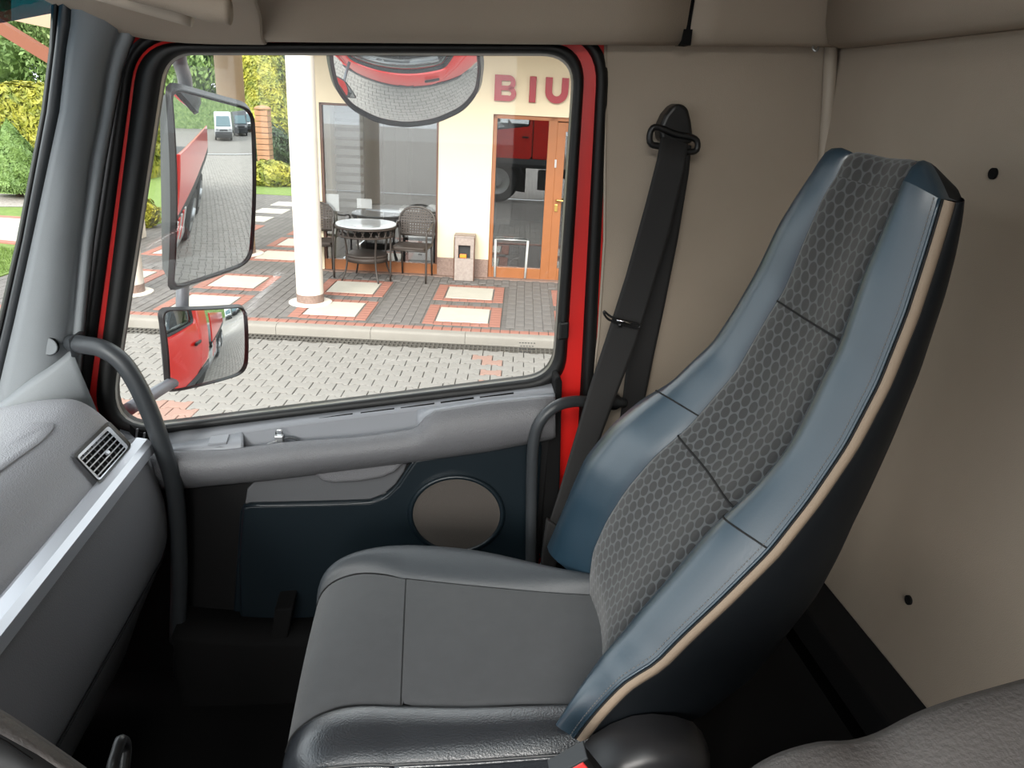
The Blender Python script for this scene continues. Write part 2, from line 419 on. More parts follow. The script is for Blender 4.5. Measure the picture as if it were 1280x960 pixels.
# rear overhead shelf
rows = []
for k in range(8):
    y = 1.42-k*.31
    rows.append([(XB, y, .118), (XB-.03, y, .116), (XB-.05, y, .122), (XB-.06, y, .15), (XB-.07, y, .25), (XB-.09, y, .30), (XB-.2, y, ROOF)])
MB().loft(rows).build('rear_shelf', 'beige_panel', cl, smooth=True, solid=.006)
# front overhead console with its curved lower edge
lo = [(20, -25), (60, 0), (110, 25), (165, 43), (230, 51), (320, 53), (330, 53)]
r1 = smoothpath([PY(x, y, 1.455-.0*i) for i, (x, y) in enumerate(lo)], 4)
front = []
for p in r1:
    front.append([p+Vector((0, .05, .012)), p+Vector((0, .015, .0)), p, p+Vector((0, -.02, .008)), p+Vector((.015, -.10, .034)), p+Vector((.025, -.22, .07)), p+Vector((0.03, -.36, .13)), p+Vector((0.03, -.46, .26))])
MB().loft(front).build('front_console', 'beige_panel', cl, smooth=True, solid=.006)
pa = [PY(x, y, 1.12) for x, y in [(120, -12), (180, 5), (240, 22)]]
MB().tube(smoothpath(pa, 4), .012, 10).build('console_ridge', 'beige_strip', cl, smooth=True)
pa = [PY(x, y, 1.08) for x, y in [(150, -20), (215, -4), (262, 10), (288, 14)]]
MB().tube(smoothpath(pa, 4), .016, 12).build('visor_roll', 'beige_panel', cl, smooth=True)
hk = thing('coat_hook', PY(1019, 60, 1.455), 'small metal coat hook under the overhead locker', 'hook')
MB().tube(smoothpath([PY(1019, 53, 1.455), PY(1016, 60, 1.45), PY(1020, 64, 1.445), PY(1023, 59, 1.45)], 4), .002, 6).build('hook_wire', 'steel', hk, smooth=True)
# driver's side: door below the window, pillars, roof rail (out of frame, shades the cab)
dr = thing('wall_left', (0, DY, FL), "grey driver's side door and pillars behind the camera", 'wall', kind='structure')
MB().box((-.85, DY-.05, FL), (XB, DY, -.58)).box((.42, DY-.05, -.58), (XB, DY, ROOF)).box((-.85, DY-.05, .20), (.42, DY, ROOF)).box((-.85, DY-.05, -.58), (-.76, DY, .2)).build('driver_door', 'fascia_grey', dr)
# bulkhead under the windscreen
o = box('wall_front', (-1.25, DY, FL-.1), (-1.16, 1.5, -.62), 'black_soft', bevel=0); tag(o, 'black front bulkhead of the footwell below the dashboard', 'wall', kind='structure')

# ================================================================== PASSENGER DOOR
door = thing('door_1', (0, 1.48, FL), 'red passenger door with grey trim and open view window', 'door', kind='structure')
R0 = [(210, 69, 34), (717, 70, 42), (690, 468, 34), (138, 537, 66)]
R0b = [(207, 66, 36), (719.5, 67, 44), (692, 470, 35), (135, 539.5, 68)]
R1m = [(190, 58, 44), (728, 59, 50), (700, 479, 38), (121, 546, 72)]
R1 = [(174, 53, 50), (733, 53, 54), (706, 484, 40), (112, 553, 76)]
R2 = [(171.5, 50, 51), (748, 45, 62), (714, 700, 40), (92, 640, 60)]
R3 = [(157, 36, 62), (763, 38, 66), (733, 700, 40), (64, 640, 60)]
R4 = [(150, 28, 62), (769, 30, 66), (739, 706, 40), (56, 648, 60)]
MB().loft([lp3(R0, 1.507), lp3(R0, 1.500), lp3(R0b, 1.488)], True).build('seal_lip', 'seal_grey', door, smooth=True)
MB().loft([lp3(R0b, 1.490), lp3(R0b, 1.484), lp3(R1m, 1.470), lp3(R1, 1.486), lp3(R1, 1.50)], True).build('window_seal', 'black_rubber', door, smooth=True)
MB().loft([lp3(R1, 1.502), lp3(R1, 1.492), lp3(R2, 1.490), lp3(R2, 1.53)], True).build('door_frame', 'red_inner', door, smooth=True, auto=40)
R23 = [(tuple((a+b)/2 for a, b in zip(p, q))) for p, q in zip(R2, R3)]
MB().loft([lp3(R2, 1.52), lp3(R2, 1.488), lp3(R23, 1.476), lp3(R3, 1.486), lp3(R3, 1.52)], True).build('weatherstrip', 'black_rubber', door, smooth=True)
MB().loft([lp3(R3, 1.53), lp3(R3, 1.492), lp3(R4, 1.492), lp3(R4, 1.53)], True).build('body_flange', 'red_inner', door, smooth=True, auto=40)
gl = lp3(R0, 1.506)
MB().prism(lp3(R0b, 1.512), (0, .004, 0)).build('window_1', 'side_glass', door)
# etched maker's stamp in the corner of the pane: rows of tiny illegible marks
mb = MB()
for j, (n_, y_) in enumerate(((6, 428.5), (5, 432.5), (6, 436), (4, 440))):
    for i in range(n_):
        p = PY(650+i*3.6+(j % 2)*1.5, y_+i*.12, 1.5105); mb.box((p.x-.0016, 1.5105, p.z-.0009), (p.x+.0016, 1.5115, p.z+.0009))
mb.build('glass_stamp', 'tube_black', door)
# seal clip at the rear lower corner
plate('seal_clip', [(700, 404), (712, 402), (711, 424), (698, 426)], 1.468, 1.49, 'black_rubber', door)
# outer skin, seen in the mirrors
outer = [(-.86, .33), (.36, .33), (.36, -1.28), (-.86, -1.28)]
lpo = lp3(R1, 1.53)
# map each loop point to a rectangle point (same count)
def rectloop(x0, x1, z0, z1, Y, n=9, xt=None):
    cs = [(xt, z1), (x1, z1), (x1, z0), (x0, z0)]; out = []
    for i in range(4):
        p = Vector(cs[i]); a = Vector(cs[i-1]); b = Vector(cs[(i+1) % 4])
        for k in range(n+1):
            t = k/n; q = (a-p).normalized()*.06*(1-t)*(1 if t < 1 else 0)+(b-p).normalized()*.06*t
            out.append(Vector((p.x+q.x, Y, p.y+q.y)))
    return out
lpi = lp3(R0b, 1.53)
sk = MB().loft([lpi, [p+Vector((0, .012, 0)) for p in lpi]], True)
def grow(lp, k, dy): 
    c = sum(lp, Vector())/len(lp); return [c+(p-c)*k+Vector((0, dy, 0)) for p in lp]
MB().loft([[p+Vector((0, -.01, 0)) for p in lpi], [p+Vector((0, .025, 0)) for p in lpi], grow(lpi, 1.06, .028)], True).build('outer_window_rubber', 'black_rubber', door, smooth=True)
MB().loft([grow(lpi, 1.05, .015), grow(lpi, 1.10, .045), rectloop(-.86, .36, -.95, .36, 1.60, xt=-.53), rectloop(-.90, .38, -1.30, .38, 1.60, xt=-.545), rectloop(-.90, .38, -1.30, .38, 1.54, xt=-.545)], True).build('outer_skin', 'red_paint', door, smooth=True, auto=30)
MB().box((.14, 1.60, -.83), (.30, 1.635, -.79)).build('outer_handle', 'black_plastic', door, bevel=.01)

# ---- inner trim: ledge, tray, arm-rest roll built as rows over columns
XS = [150, 165, 180, 195, 210, 225, 240, 260, 280, 300, 303, 310, 330, 350, 380, 410, 440, 470, 500, 515, 522, 527, 532, 545, 560, 580, 610, 640, 665, 682, 690, 694]
seal = [(150, 540), (175, 549), (200, 550), (225, 545), (350, 528), (520, 507), (694, 484)]
trayT = [(150, 556), (200, 558), (240, 552), (303, 541), (400, 528), (529, 512), (545, 510), (610, 501), (682, 493), (694, 492)]
padT = [(150, 566), (220, 565), (282, 563), (361, 553), (454, 546), (515, 537), (523, 533), (532, 522), (545, 514), (610, 504), (682, 497), (694, 497)]
padB = [(150, 604), (240, 602), (321, 594), (388, 586), (509, 571), (610, 557), (677, 544), (690, 541), (694, 538)]
def rw(c, Y, dx=None, k=None): return [PY(x, interp(c, x)+(k or 0), Y if not callable(Y) else Y(x)) for x in XS]
ledge = MB().loft([rw(seal, 1.495, k=-9), rw(seal, 1.474, k=-2), rw(trayT, 1.442)]).build('sill_ledge', 'ledge_grey', door, smooth=True, solid=.004)
i0, i1 = XS.index(303), XS.index(522)
def sub(row, a, b): return row[a:b+1]
T, P_ = rw(trayT, 1.442), rw(padT, 1.405)
MB().loft([sub(T, 0, i0), sub(P_, 0, i0)]).build('sill_ledge', 'ledge_grey', door, smooth=True, solid=.004)
MB().loft([sub(T, i1, len(XS)-1), sub(P_, i1, len(XS)-1)]).build('sill_ledge', 'ledge_grey', door, smooth=True, solid=.004)
dn = Vector((0, 0, -.036))
tr = MB().loft([sub(T, i0, i1), [p+dn+Vector((0, -.003, 0)) for p in sub(T, i0, i1)], [p+dn*.8+Vector((0, .004, 0)) for p in sub(P_, i0, i1)], sub(P_, i0, i1)])
for q in (i0, i1): tr.add([T[q], T[q]+dn, P_[q]+dn*.8, P_[q]], [(0, 1, 2, 3)])
tr.build('tray', 'ledge_grey', door, solid=.003)
mid = [(x, interp(padT, x)*.62+interp(padB, x)*.38) for x in XS]; mid2 = [(x, interp(padT, x)*.25+interp(padB, x)*.75) for x in XS]
end = lambda a, b: (lambda x: a if x < 683 else b)
MB().loft([rw(padT, 1.405), rw(padT, 1.396, k=2), rw(mid, end(1.378, 1.39)), rw(mid2, end(1.374, 1.39)), rw(padB, end(1.384, 1.395)), rw(padB, 1.40, k=6), rw(padB, 1.44, k=8)]).build('armrest', 'grey_plastic', door, smooth=True, solid=.004)
plate('trim_end_cap', [(694, 474), (700, 470), (703, 478), (700, 600), (696, 700), (676, 700), (684, 540), (694, 500)], 1.43, 1.49, 'black_soft', door)
for (a, b) in (((399, 524), (441, 518)), ((451, 517), (493, 511.5)), ((501, 511), (543, 505)), ((551, 504), (592, 498)), ((600, 497.5), (642, 492))):
    # demister slots in the sill ledge
    p, q = PY(*a, 1.4595), PY(*b, 1.4595); MB().tube([p, q], .003, 8).build('vent_slot', 'black_soft', door, smooth=True)
# base board of the door and coloured panels
plate('trim_base', [(225, 560), (240, 568), (325, 600), (690, 545), (672, 720), (640, 1150), (205, 1150), (220, 700)], 1.43, 1.49, 'black_plastic', door, bevel=.006)
plate('trim_lower', [(300, 640), (305, 630), (672, 600), (668, 720), (640, 960), (280, 960), (292, 760)], 1.426, 1.44, 'teal_panel', door, bevel=.004)
recess = [(306, 631), (309, 612), (322, 598), (345, 593), (388, 588), (512, 571), (505, 590), (494, 606), (481, 617), (462, 625), (400, 629)]
plate('recess_panel', recess, 1.424, 1.44, 'recess_grey', door, bevel=.003)
pull = [(390, 586), (394, 595), (402, 602), (416, 605), (450, 603), (478, 598), (494, 591), (503, 582), (509, 571)]
plate('pull_pocket', pull, 1.408, 1.43, 'grey_plastic', door, bevel=.008, seg=3)
tealp = [(301, 652), (303, 634), (312, 631), (400, 629), (462, 627), (482, 620), (497, 606), (509, 588), (519, 574), (610, 560), (674, 547), (678, 560), (668, 720), (600, 760), (300, 780), (298, 700)]
plate('teal_insert', tealp, 1.412, 1.43, 'teal_panel', door, bevel=.007, seg=3)
MB().tube(smoothpath([PY(x, y, 1.416) for x, y in [(305, 632), (400, 631), (462, 628), (482, 621), (497, 607), (509, 589), (518, 576)]], 4), .004, 8).build('insert_lip', 'teal_panel', door, smooth=True)
# speaker
cpt = PY(570, 643, 1.408); 
def ell(rx, ry, Y, n=40): return [PY(570.5+rx*math.cos(2*math.pi*k/n), 643+ry*math.sin(2*math.pi*k/n), Y) for k in range(n)]
spk = MB().loft([ell(62, 50, 1.416), ell(60, 48.5, 1.400), ell(56, 45, 1.398), ell(54, 43.5, 1.406)], True).build('speaker_ring', 'teal_panel', door, smooth=True)
MB().disc(ell(55.5, 44.5, 1.404), 4, lambda t: Vector((0, -.006*(1-t*t), 0))).build('speaker_grille', 'speaker_cloth', door, smooth=True)
# lower map pocket
pk = smoothpath([PY(x, y, 1.34) for x, y in [(215, 795), (260, 799), (330, 803), (400, 801), (470, 790)]], 3)
MB().loft([[p+Vector((0, .09, .004)) for p in pk], pk, [p+Vector((0, .0, -.012)) for p in pk], [p+Vector((0, .02, -.30)) for p in pk]]).build('map_pocket', 'black_soft', door, smooth=True, solid=.006)
plate('pocket_divider', [(343, 762), (366, 760), (358, 806), (338, 806)], 1.35, 1.42, 'black_soft', door)
# front sill corner vent, switch panel and switch
cv = smoothpath([PY(x, y, 1.462) for x, y in [(163, 535), (172, 543), (186, 548), (196, 549)]], 3)
MB().loft([[p+Vector((0, .0, .008)) for p in cv], [p+Vector((0, -.006, -.008)) for p in cv]]).build('corner_vent', 'black_soft', door, solid=.003)
for px, py in ((171, 541), (180, 546), (189, 549)):
    c = PY(px, py, 1.455); MB().obox(c, (.0015, 0, 0), (0, .002, 0), (.002, 0, .009)).build('vent_rib', 'grey_plastic', door)
sp_ = [(218, 548), (290, 539), (284, 559), (220, 561)]
def onledge(px, py, lift=.003):
    a = PY(px, interp(trayT, px), 1.442); b = PY(px, interp(padT, px), 1.405); s0 = PY(px, interp(seal, px), 1.474)
    ya, yb, y0 = interp(trayT, px), interp(padT, px), interp(seal, px)
    Yv = 1.474+(1.442-1.474)*(py-y0)/(ya-y0) if py < ya else 1.442+(1.405-1.442)*(py-ya)/(yb-ya)
    p = PY(px, py, Yv); return p*(1-lift/1.5)
sw_ = MB().prism([onledge(*p) for p in sp_], (0, .002, -.006)).build('switch_panel', 'grey_plastic', door, bevel=.001)
MB().prism([onledge(*p, .010) for p in [(263, 545), (287, 542), (283, 553), (259, 555)]], (0, .003, -.010)).build('window_switch', 'ledge_grey', door, bevel=.002)

plate('kick_panel', [(60, 500), (150, 548), (232, 562), (232, 1150), (40, 1150)], 1.462, 1.475, 'black_soft', door)
# keys on a padlock in the tray
kp = thing('padlock', PY(348, 552, 1.425), 'small steel padlock with keys lying in the door tray', 'padlock')
c = PY(349, 548, 1.422)
MB().box((c.x-.008, c.y-.006, c.z-.010), (c.x+.008, c.y+.006, c.z+.007)).build('lock_body', 'key_metal', kp, bevel=.0015)
MB().tube(smoothpath([c+Vector(q) for q in [(-.005, 0, .007), (-.005, 0, .014), (0, 0, .018), (.006, 0, .016), (.006, 0, .008)]], 4), .0018, 6).build('shackle', 'chrome', kp, smooth=True)
MB().obox(c+Vector((-.013, -.004, -.007)), (.010, 0, .004), (0, .003, 0), (0, 0, .001)).build('key', 'key_metal', kp)
MB().tube(smoothpath([c+Vector(q) for q in [(.006, 0, -.002), (.02, .002, .001), (.034, .002, -.004), (.045, 0, -.010)]], 4), .0025, 6).build('key_strap', 'tube_black', kp, smooth=True)

# ================================================================== A-PILLAR AND WINDSCREEN
ap = thing('trim_2', (-.70, 1.46, FL), 'grey plastic trim of the front pillar beside the windscreen', 'trim', kind='structure')
ys = [-30, 5, 30, 60, 90, 140, 200, 300, 400, 440, 480, 520, 580]
Lw = [(-30, 88), (5, 91.5), (30, 90), (60, 85), (140, 76), (300, 42), (400, 20), (480, 1), (520, -9), (580, -24)]        # windscreen side edge
Rg = [(-30, 190), (30, 160), (60, 147), (90, 139), (140, 131), (200, 119), (300, 106), (400, 97.5), (480, 90), (520, 88), (580, 86)]   # ridge
Ro = [(-30, 200), (30, 172), (60, 160), (90, 150), (140, 141), (200, 130), (300, 115), (400, 105), (480, 98), (520, 95), (580, 92)]
rows = []
for y in ys:
    l, g, o_ = interp(Lw, y), interp(Rg, y), interp(Ro, y)
    pts = [PY(l-1, y, 1.47), PY(l, y, 1.425), PY(l+(g-l)*.15, y, 1.412), PY(l+(g-l)*.55, y, 1.42), PY(l+(g-l)*.82, y, 1.44), PY(g-6, y, 1.458), PY(g-2, y, 1.452), PY((g+o_)/2, y, 1.447), PY(o_-1, y, 1.455), PY(o_+2, y, 1.478)]
    rows.append(pts)
MB().loft(rows).build('pillar_cover', 'pillar_grey', ap, smooth=True, solid=.004)
cc = PY(60, 433, 1.4206)
MB().lathe([(.0165, .006), (.0165, -.0005), (.0155, -.0015), (.0, -.0018)], cc, 24, 'Y').build('screw_cap', 'pillar_grey', ap, smooth=True, auto=35)
MB().lathe([(.0175, .006), (.0175, -.0002)], cc, 24, 'Y').build('cap_groove', 'black_soft', ap)
# soft fold running down to the dashboard
fold = smoothpath([PY(x, y, Y) for x, y, Y in [(96, 440, 1.445), (70, 462, 1.425), (40, 482, 1.41), (5, 510, 1.40), (-40, 545, 1.39)]], 4)
MB().loft([[p+Vector((0, 0, .012)) for p in fold], [p+Vector((0, -.012, -.004)) for p in fold], [p+Vector((.01, -.012, -.05)) for p in fold], [p+Vector((.02, -.0, -.12)) for p in fold]]).build('pillar_foot', 'pillar_grey', ap, smooth=True, solid=.004)
# windscreen rubber and glass
ws = thing('window_2', (-.9, .4, -.6), 'curved windscreen glass with black rubber surround', 'window', kind='structure')
E1 = [(-30, 76), (5, 76), (60, 70), (140, 60), (300, 30), (400, 8), (480, -11), (580, -36)]
E0 = [(-30, 66), (5, 66), (60, 63), (140, 53), (300, 22), (400, -1), (480, -20), (580, -45)]
ra = [PY(interp(E0, y), y, 1.46) for y in ys]; rb = [PY(interp(E1, y), y, 1.435) for y in ys]; rc = [PY(interp(Lw, y)-1, y, 1.432) for y in ys]; rbm = [PY(interp(E1, y)-2, y, 1.45) for y in ys]
MB().loft([ra, [PY(interp(E0, y)+4, y, 1.44) for y in ys], rbm]).build('outer_rubber', 'black_rubber', ws, smooth=True, solid=.004)
MB().loft([rbm, rb, [p.lerp(q, .5)+Vector((.0, -.012, 0)) for p, q in zip(rb, rc)], rc]).build('inner_rubber', 'tube_black', ws, smooth=True, solid=.003)
def wsx(p, Y):          # windscreen bows forward toward the middle of the cab
    t = (1.46-Y)/1.46; return Vector((p.x-.30*(1-(1-t)**2), Y, p.z))
cols_ = [1.46, 1.40, 1.30, 1.15, .95, .7, .4, .1, -.2, -.5, -.76]
wsg = MB().loft([[wsx(p, Y) for p in ra] for Y in cols_]); wsg.build('windscreen_glass', 'windscreen_glass', ws, smooth=True)
# tinted outside sun visor
vl = PY(66, 16, 1.46); 
vis = MB(); rows = []; za = PY(65, 15, 1.52).z; zb = PY(0, 28, 1.42).z
for i, Y in enumerate([1.58, 1.52, 1.47, 1.42, 1.36, 1.30, 1.15, .95, .7, .4, .1, -.2, -.5, -.75]):
    b = wsx(vl, Y); sag = -.0
    rows.append([Vector((b.x-.045, Y, za+(zb-za)*min(1.4, (1.52-Y)/.10))), Vector((b.x-.035, Y, .16)), Vector((b.x-.01, Y, .24)), Vector((b.x+.02, Y, .30))])
o = MB().loft(rows).build('sun_visor', 'visor_tint', smooth=True, solid=.004); tag(o, 'dark teal tinted sun visor outside the top of the windscreen', 'visor')

# ================================================================== GRAB HANDLES
g1 = thing('grab_handle', PY(97, 430, 1.43), 'grey curved grab handle from the front pillar past the window', 'handle')
pth = smoothpath([PY(90, 429, 1.44), PY(104, 431, 1.41), PY(128, 436, 1.385), PY(152, 452, 1.375), PY(172, 482, 1.372), PY(190, 522, 1.372), PY(204, 562, 1.372), PY(216, 600, 1.375), PY(222, 650, 1.38), PY(224, 720, 1.385), PY(222, 800, 1.39)], 5)
MB().tube(pth, lambda t: .0165, 14).build('handle_bar', 'tube_black', g1, smooth=True)
e = PY(97, 430, 1.43); MB().obox(e, (.004, .004, 0), (.0, .022, 0), (0, 0, .02)).build('handle_foot', 'tube_black', g1, bevel=.004)
g2 = thing('grab_handle', PY(664, 700, 1.37), 'slim black bent grab rail beside the seat belt', 'handle')
pth = smoothpath([PY(780, 503, 1.47), PY(740, 502, 1.43), PY(715, 502, 1.39), PY(695, 508, 1.37), PY(677, 524, 1.365), PY(668, 546, 1.365), PY(665, 580, 1.365), PY(664, 640, 1.37), PY(663, 720, 1.37), PY(660, 800, 1.37)], 5)
MB().tube(pth, .0115, 12).build('rail', 'tube_black', g2, smooth=True)
MB().lathe([(.016, 0), (.018, .006), (.018, .02)], PY(768, 504, 1.455), 16, 'Y').build('rail_end', 'black_plastic', g2, smooth=True)

# ================================================================== SEAT BELT
sb = thing('seat_belt', PY(688, 712, 1.30), 'black seat belt hanging from the side wall anchor', 'seat belt')
a0 = [(868, 187), (822, 150), (828, 141), (848, 128), (862, 134), (868, 150)]
anc = [(812, 165), (818, 152), (832, 138), (842, 129), (853, 128), (862, 134), (866, 150), (871, 172), (872, 184), (864, 191), (850, 190), (830, 187), (816, 183)]
plate('anchor_cover', [(824, 160), (832, 143), (842, 131), (852, 129), (861, 135), (865, 152), (868, 178), (850, 184), (826, 176)], 1.445, 1.487, 'black_plastic', sb, bevel=.01, seg=3)
MB().tube(smoothpath([PY(x, y, 1.44) for x, y in [(812, 170), (816, 160), (825, 160), (845, 168), (862, 171), (871, 176), (871, 187), (862, 190), (845, 187), (825, 183), (814, 180)]], 3, True), .006, 8, closed=True).build('belt_loop', 'black_plastic', sb, smooth=True)
def web(L, R, Yl, name):
    rows = []
    for i, ((a, b), (c, d)) in enumerate(zip(L, R)):
        Y = Yl[i] if isinstance(Yl, list) else Yl
        p, q = PY(a, b, Y), PY(c, d, Y-.006); m_ = [p.lerp(q, t)+Vector((0, -.002*math.sin(t*math.pi*4)**2, 0)) for t in (0, .12, .25, .38, .5, .62, .75, .88, 1)]
        rows.append(m_)
    return MB().loft(rows).build(name, 'belt_web', sb, smooth=True, solid=.0016)
web([(826, 172), (821, 200), (806, 258), (782, 345), (763, 405), (738, 480), (716, 555), (697, 620), (687, 652)], [(860, 180), (856, 212), (838, 290), (815, 365), (797, 425), (770, 495), (742, 570), (714, 638), (702, 664)], [1.437, 1.43, 1.42, 1.405, 1.395, 1.375, 1.35, 1.325, 1.31], 'belt_strap')
web([(828, 172), (822, 210), (812, 290), (797, 370), (785, 440), (778, 500), (770, 560)], [(864, 182), (861, 215), (847, 300), (830, 385), (816, 450), (806, 500), (796, 560)], [1.446, 1.45, 1.455, 1.46, 1.465, 1.468, 1.47], 'belt_strap')
# sliding tongue
p, q = PY(756, 392, 1.385), PY(800, 406, 1.385)
tg = MB().tube(smoothpath([PY(x, y, 1.383) for x, y in [(755, 389), (764, 396), (780, 401), (797, 405), (800, 408), (795, 410), (778, 405), (762, 400), (756, 394)]], 3, True), .0022, 8, closed=True).build('belt_tongue', 'black_plastic', sb, smooth=True)
MB().tube([PY(771, 400, 1.378), PY(788, 404, 1.378)], .0022, 8).build('tongue_metal', 'chrome', sb, smooth=True)
MB().lathe([(.0045, .0), (.0045, -.004), (.003, -.006)], PY(775, 406, 1.384), 10, 'Y').build('belt_button', 'black_plastic', sb, smooth=True)
plate('belt_stalk', [(684, 650), (703, 662), (699, 690), (694, 716), (676, 712), (680, 680)], 1.30, 1.315, 'belt_web', sb, bevel=.003)
plate('stalk_tip', [(676, 708), (697, 714), (692, 722), (676, 716)], 1.298, 1.314, 'grey_plastic', sb, bevel=.002)

# ================================================================== DASHBOARD
XF[0] = CAB
da = thing('dashboard', (-.7, .9, FL), 'grey dashboard with silver trim bar and air vent', 'dashboard')
prof_top = [(-1.14, -.64), (-1.0, -.61), (-.85, -.580), (-.76, -.560), (-.69, -.545), (-.635, -.540), (-.605, -.547), (-.58, -.566), (-.556, -.594), (-.536, -.617), (-.532, -.63)]
prof_low = [(-.520, -.64), (-.510, -.655), (-.498, -.70), (-.487, -.77), (-.489, -.83), (-.505, -.88), (-.55, -.98), (-.61, -1.12), (-.70, -1.235)]
YS = [.22, .5, .8, 1.0, 1.15, 1.25, 1.32, 1.355, 1.375, 1.385]
def endround(y, p, cx, cz):
    t = max(0, (y-1.32)/.065); k = 1-.10*t*t
    return Vector((cx+(p[0]-cx)*k, y, cz+(p[1]-cz)*k))
def sm2(pr): return [(p.x, p.z) for p in smoothpath([(a, 0, b) for a, b in pr], 3)]
def extr(pr, name, m, cx, cz, ys=YS, cap=True):
    pr = sm2(pr); rows = [[endround(y, p, cx, cz) for p in pr] for y in ys]
    b = MB().loft(rows)
    if cap:
        n = len(pr); k = len(rows)-1; b.f.append(tuple(k*n+j for j in range(n)))
    return b.build(name, m, da, smooth=True, auto=50)
extr(prof_top, 'top_pad', 'dash_plastic', -.8, -.66)
extr(prof_low, 'lower_fascia', 'fascia_grey', -.62, -.75)
# silver bar: bright upper face and slanted lower face
sp3 = [(-.545, -.626), (-.528, -.6205), (-.510, -.6235), (-.502, -.632), (-.500, -.651), (-.508, -.658), (-.535, -.655)]
rows = [[Vector((a, y, b)) for a, b in sp3] for y in (.22, .6, 1.0, 1.2, 1.34, 1.365)]+[[Vector((-.52+(a+.52)*.7, 1.374, -.638+(b+.638)*.7)) for a, b in sp3]]
MB().loft(rows, True, True).build('silver_bar', 'silver_trim', da, smooth=True, auto=25)
seamp = sm2(prof_low)
MB().tube([(-.4915, .3, -.855), (-.4915, .8, -.855), (-.4925, 1.30, -.855), (-.50, 1.36, -.852)], .0025, 6).build('fascia_crease', 'black_soft', da, smooth=True)
# raised lid on the pad
def dashz(x): return interp(sorted(sm2(prof_top)), x)
lid = rloop([(-70, 578, 1), (0, 541, 12), (34, 529, 12), (72, 529, 10), (58, 549, 14), (0, 590, 10), (-70, 640, 1)], 4)
lp = []
for x, y in lid:
    q = PZ(x, y, -.55)
    for _ in range(6): q = PZ(x, y, dashz(max(-1.1, min(-.56, q.x)))+.001)
    lp.append(q)
MB().loft([[p+Vector((0, 0, -.006)) for p in lp], [p+Vector((0, 0, .002)) for p in lp], [sum(lp, Vector())/len(lp)*.06+p*.94+Vector((0, 0, .004)) for p in lp], [sum(lp, Vector())/len(lp)*.3+p*.7+Vector((0, 0, .0045)) for p in lp]], True, False).disc([sum(lp, Vector())/len(lp)*.3+p*.7+Vector((0, 0, .0045)) for p in lp], 2, lambda t: Vector()).build('pad_lid', 'dash_plastic', da, smooth=True, auto=40)
# air vent
vn = Vector((.74, 0, .67)).normalized(); v0 = Vector((-.571, 1.28, -.576))+vn*.0032
def V(px, py, k=0): return PN(px, py, v0+vn*k, vn)
def quad(c, r, k): return [V(x, y, k) for x, y in rloop([(*p, r) for p in c], 5)]
out_ = [(91, 569), (136, 525), (165.5, 556.5), (124.5, 606)]; mid_ = [(96, 571), (135.5, 532), (161, 558.5), (124, 601)]; inn_ = [(99.3, 572.2), (134.5, 538), (157.5, 561), (124.8, 597.5)]
MB().loft([quad(out_, 6, -.012), quad(out_, 6, .002), quad(mid_, 4, .001)], True).build('vent_surround', 'black_plastic', da, smooth=True, auto=40)
MB().loft([quad(mid_, 4, -.001), quad(mid_, 4, .0035), quad(inn_, 2, .003), quad(inn_, 2, -.005)], True).build('vent_frame', 'silver_trim', da, smooth=True, auto=30)
MB().prism(quad(inn_, 2, -.004), -vn*.004).build('vent_back', 'black_soft', da)
A, B, C, D = inn_
for k in range(5):
    t = (k+.55)/5.1
    a = V(A[0]+(D[0]-A[0])*t, A[1]+(D[1]-A[1])*t, .0015); b = V(B[0]+(C[0]-B[0])*t, B[1]+(C[1]-B[1])*t, .0015)
    MB().tube([a, b], .0012, 6).build('vent_slat', 'silver_trim', da)
for k in range(6):
    t = (k+.7)/6.4
    a = V(A[0]+(B[0]-A[0])*t, A[1]+(B[1]-A[1])*t, -.0012); b = V(D[0]+(C[0]-D[0])*t, D[1]+(C[1]-D[1])*t, -.0012)
    MB().tube([a, b], .0011, 6).build('vent_blade', 'black_plastic', da)
MB().obox(V(134.5, 566, .003), (0, .004, 0), Vector((.67, 0, -.74))*.003, vn*.003).build('vent_tab', 'silver_trim', da, bevel=.001)
# wing of the centre console at the lower left
cw = thing('console_wing', (-.3, .5, FL), 'grey edged black centre console wing at the lower left corner', 'console')
e1 = [PY(x, y, .52) for x, y in [(-60, 858), (0, 893), (60, 934), (100, 962), (160, 1010)]]
e3 = [PY(x, y, .505) for x, y in [(-60, 888), (0, 915), (45, 940), (78, 962), (130, 1008)]]
MB().loft([[p+Vector((0, .012, -.015)) for p in e1], e1, [p.lerp(q, .5)+Vector((0, -.002, .002)) for p, q in zip(e1, e3)], e3, [p+Vector((0, .004, -.006)) for p in e3]]).build('wing_edge', 'grained_vinyl', cw, smooth=True, solid=.003)
e4 = [PY(x, y, .49) for x, y in [(-60, 1100), (0, 1100), (45, 1100), (78, 1100), (130, 1100)]]
MB().loft([[p+Vector((0, .002, -.004)) for p in e3], [p.lerp(q, .3)+Vector((0, -.004, 0)) for p, q in zip(e3, e4)], e4, [p+Vector((0, .0, -.4)) for p in e4]]).build('wing_panel', 'black_plastic', cw, smooth=True, solid=.003)
MB().tube([PY(-20, 914, .497), PY(8, 928, .497), PY(40, 950, .497)], .0012, 6).build('panel_slot', 'black_soft', cw)
e2 = [PY(x, y, .56) for x, y in [(58, 935), (80, 947), (100, 960), (130, 980)]]
MB().loft([e2, [p+Vector((.0, -.03, -.004)) for p in e2], [p+Vector((0, -.03, -.02)) for p in e2]]).build('wing_insert', 'silver_trim', cw, solid=.003)
o = MB().tube(smoothpath([PX(x, y, -.30) for x, y in [(146, 1000), (140, 965), (146, 940), (151, 926), (157, 932), (156, 952), (150, 1000)]], 4), .006, 8).build('lever', 'black_plastic', smooth=True); tag(o, 'black lever loop standing in the dark footwell', 'lever')

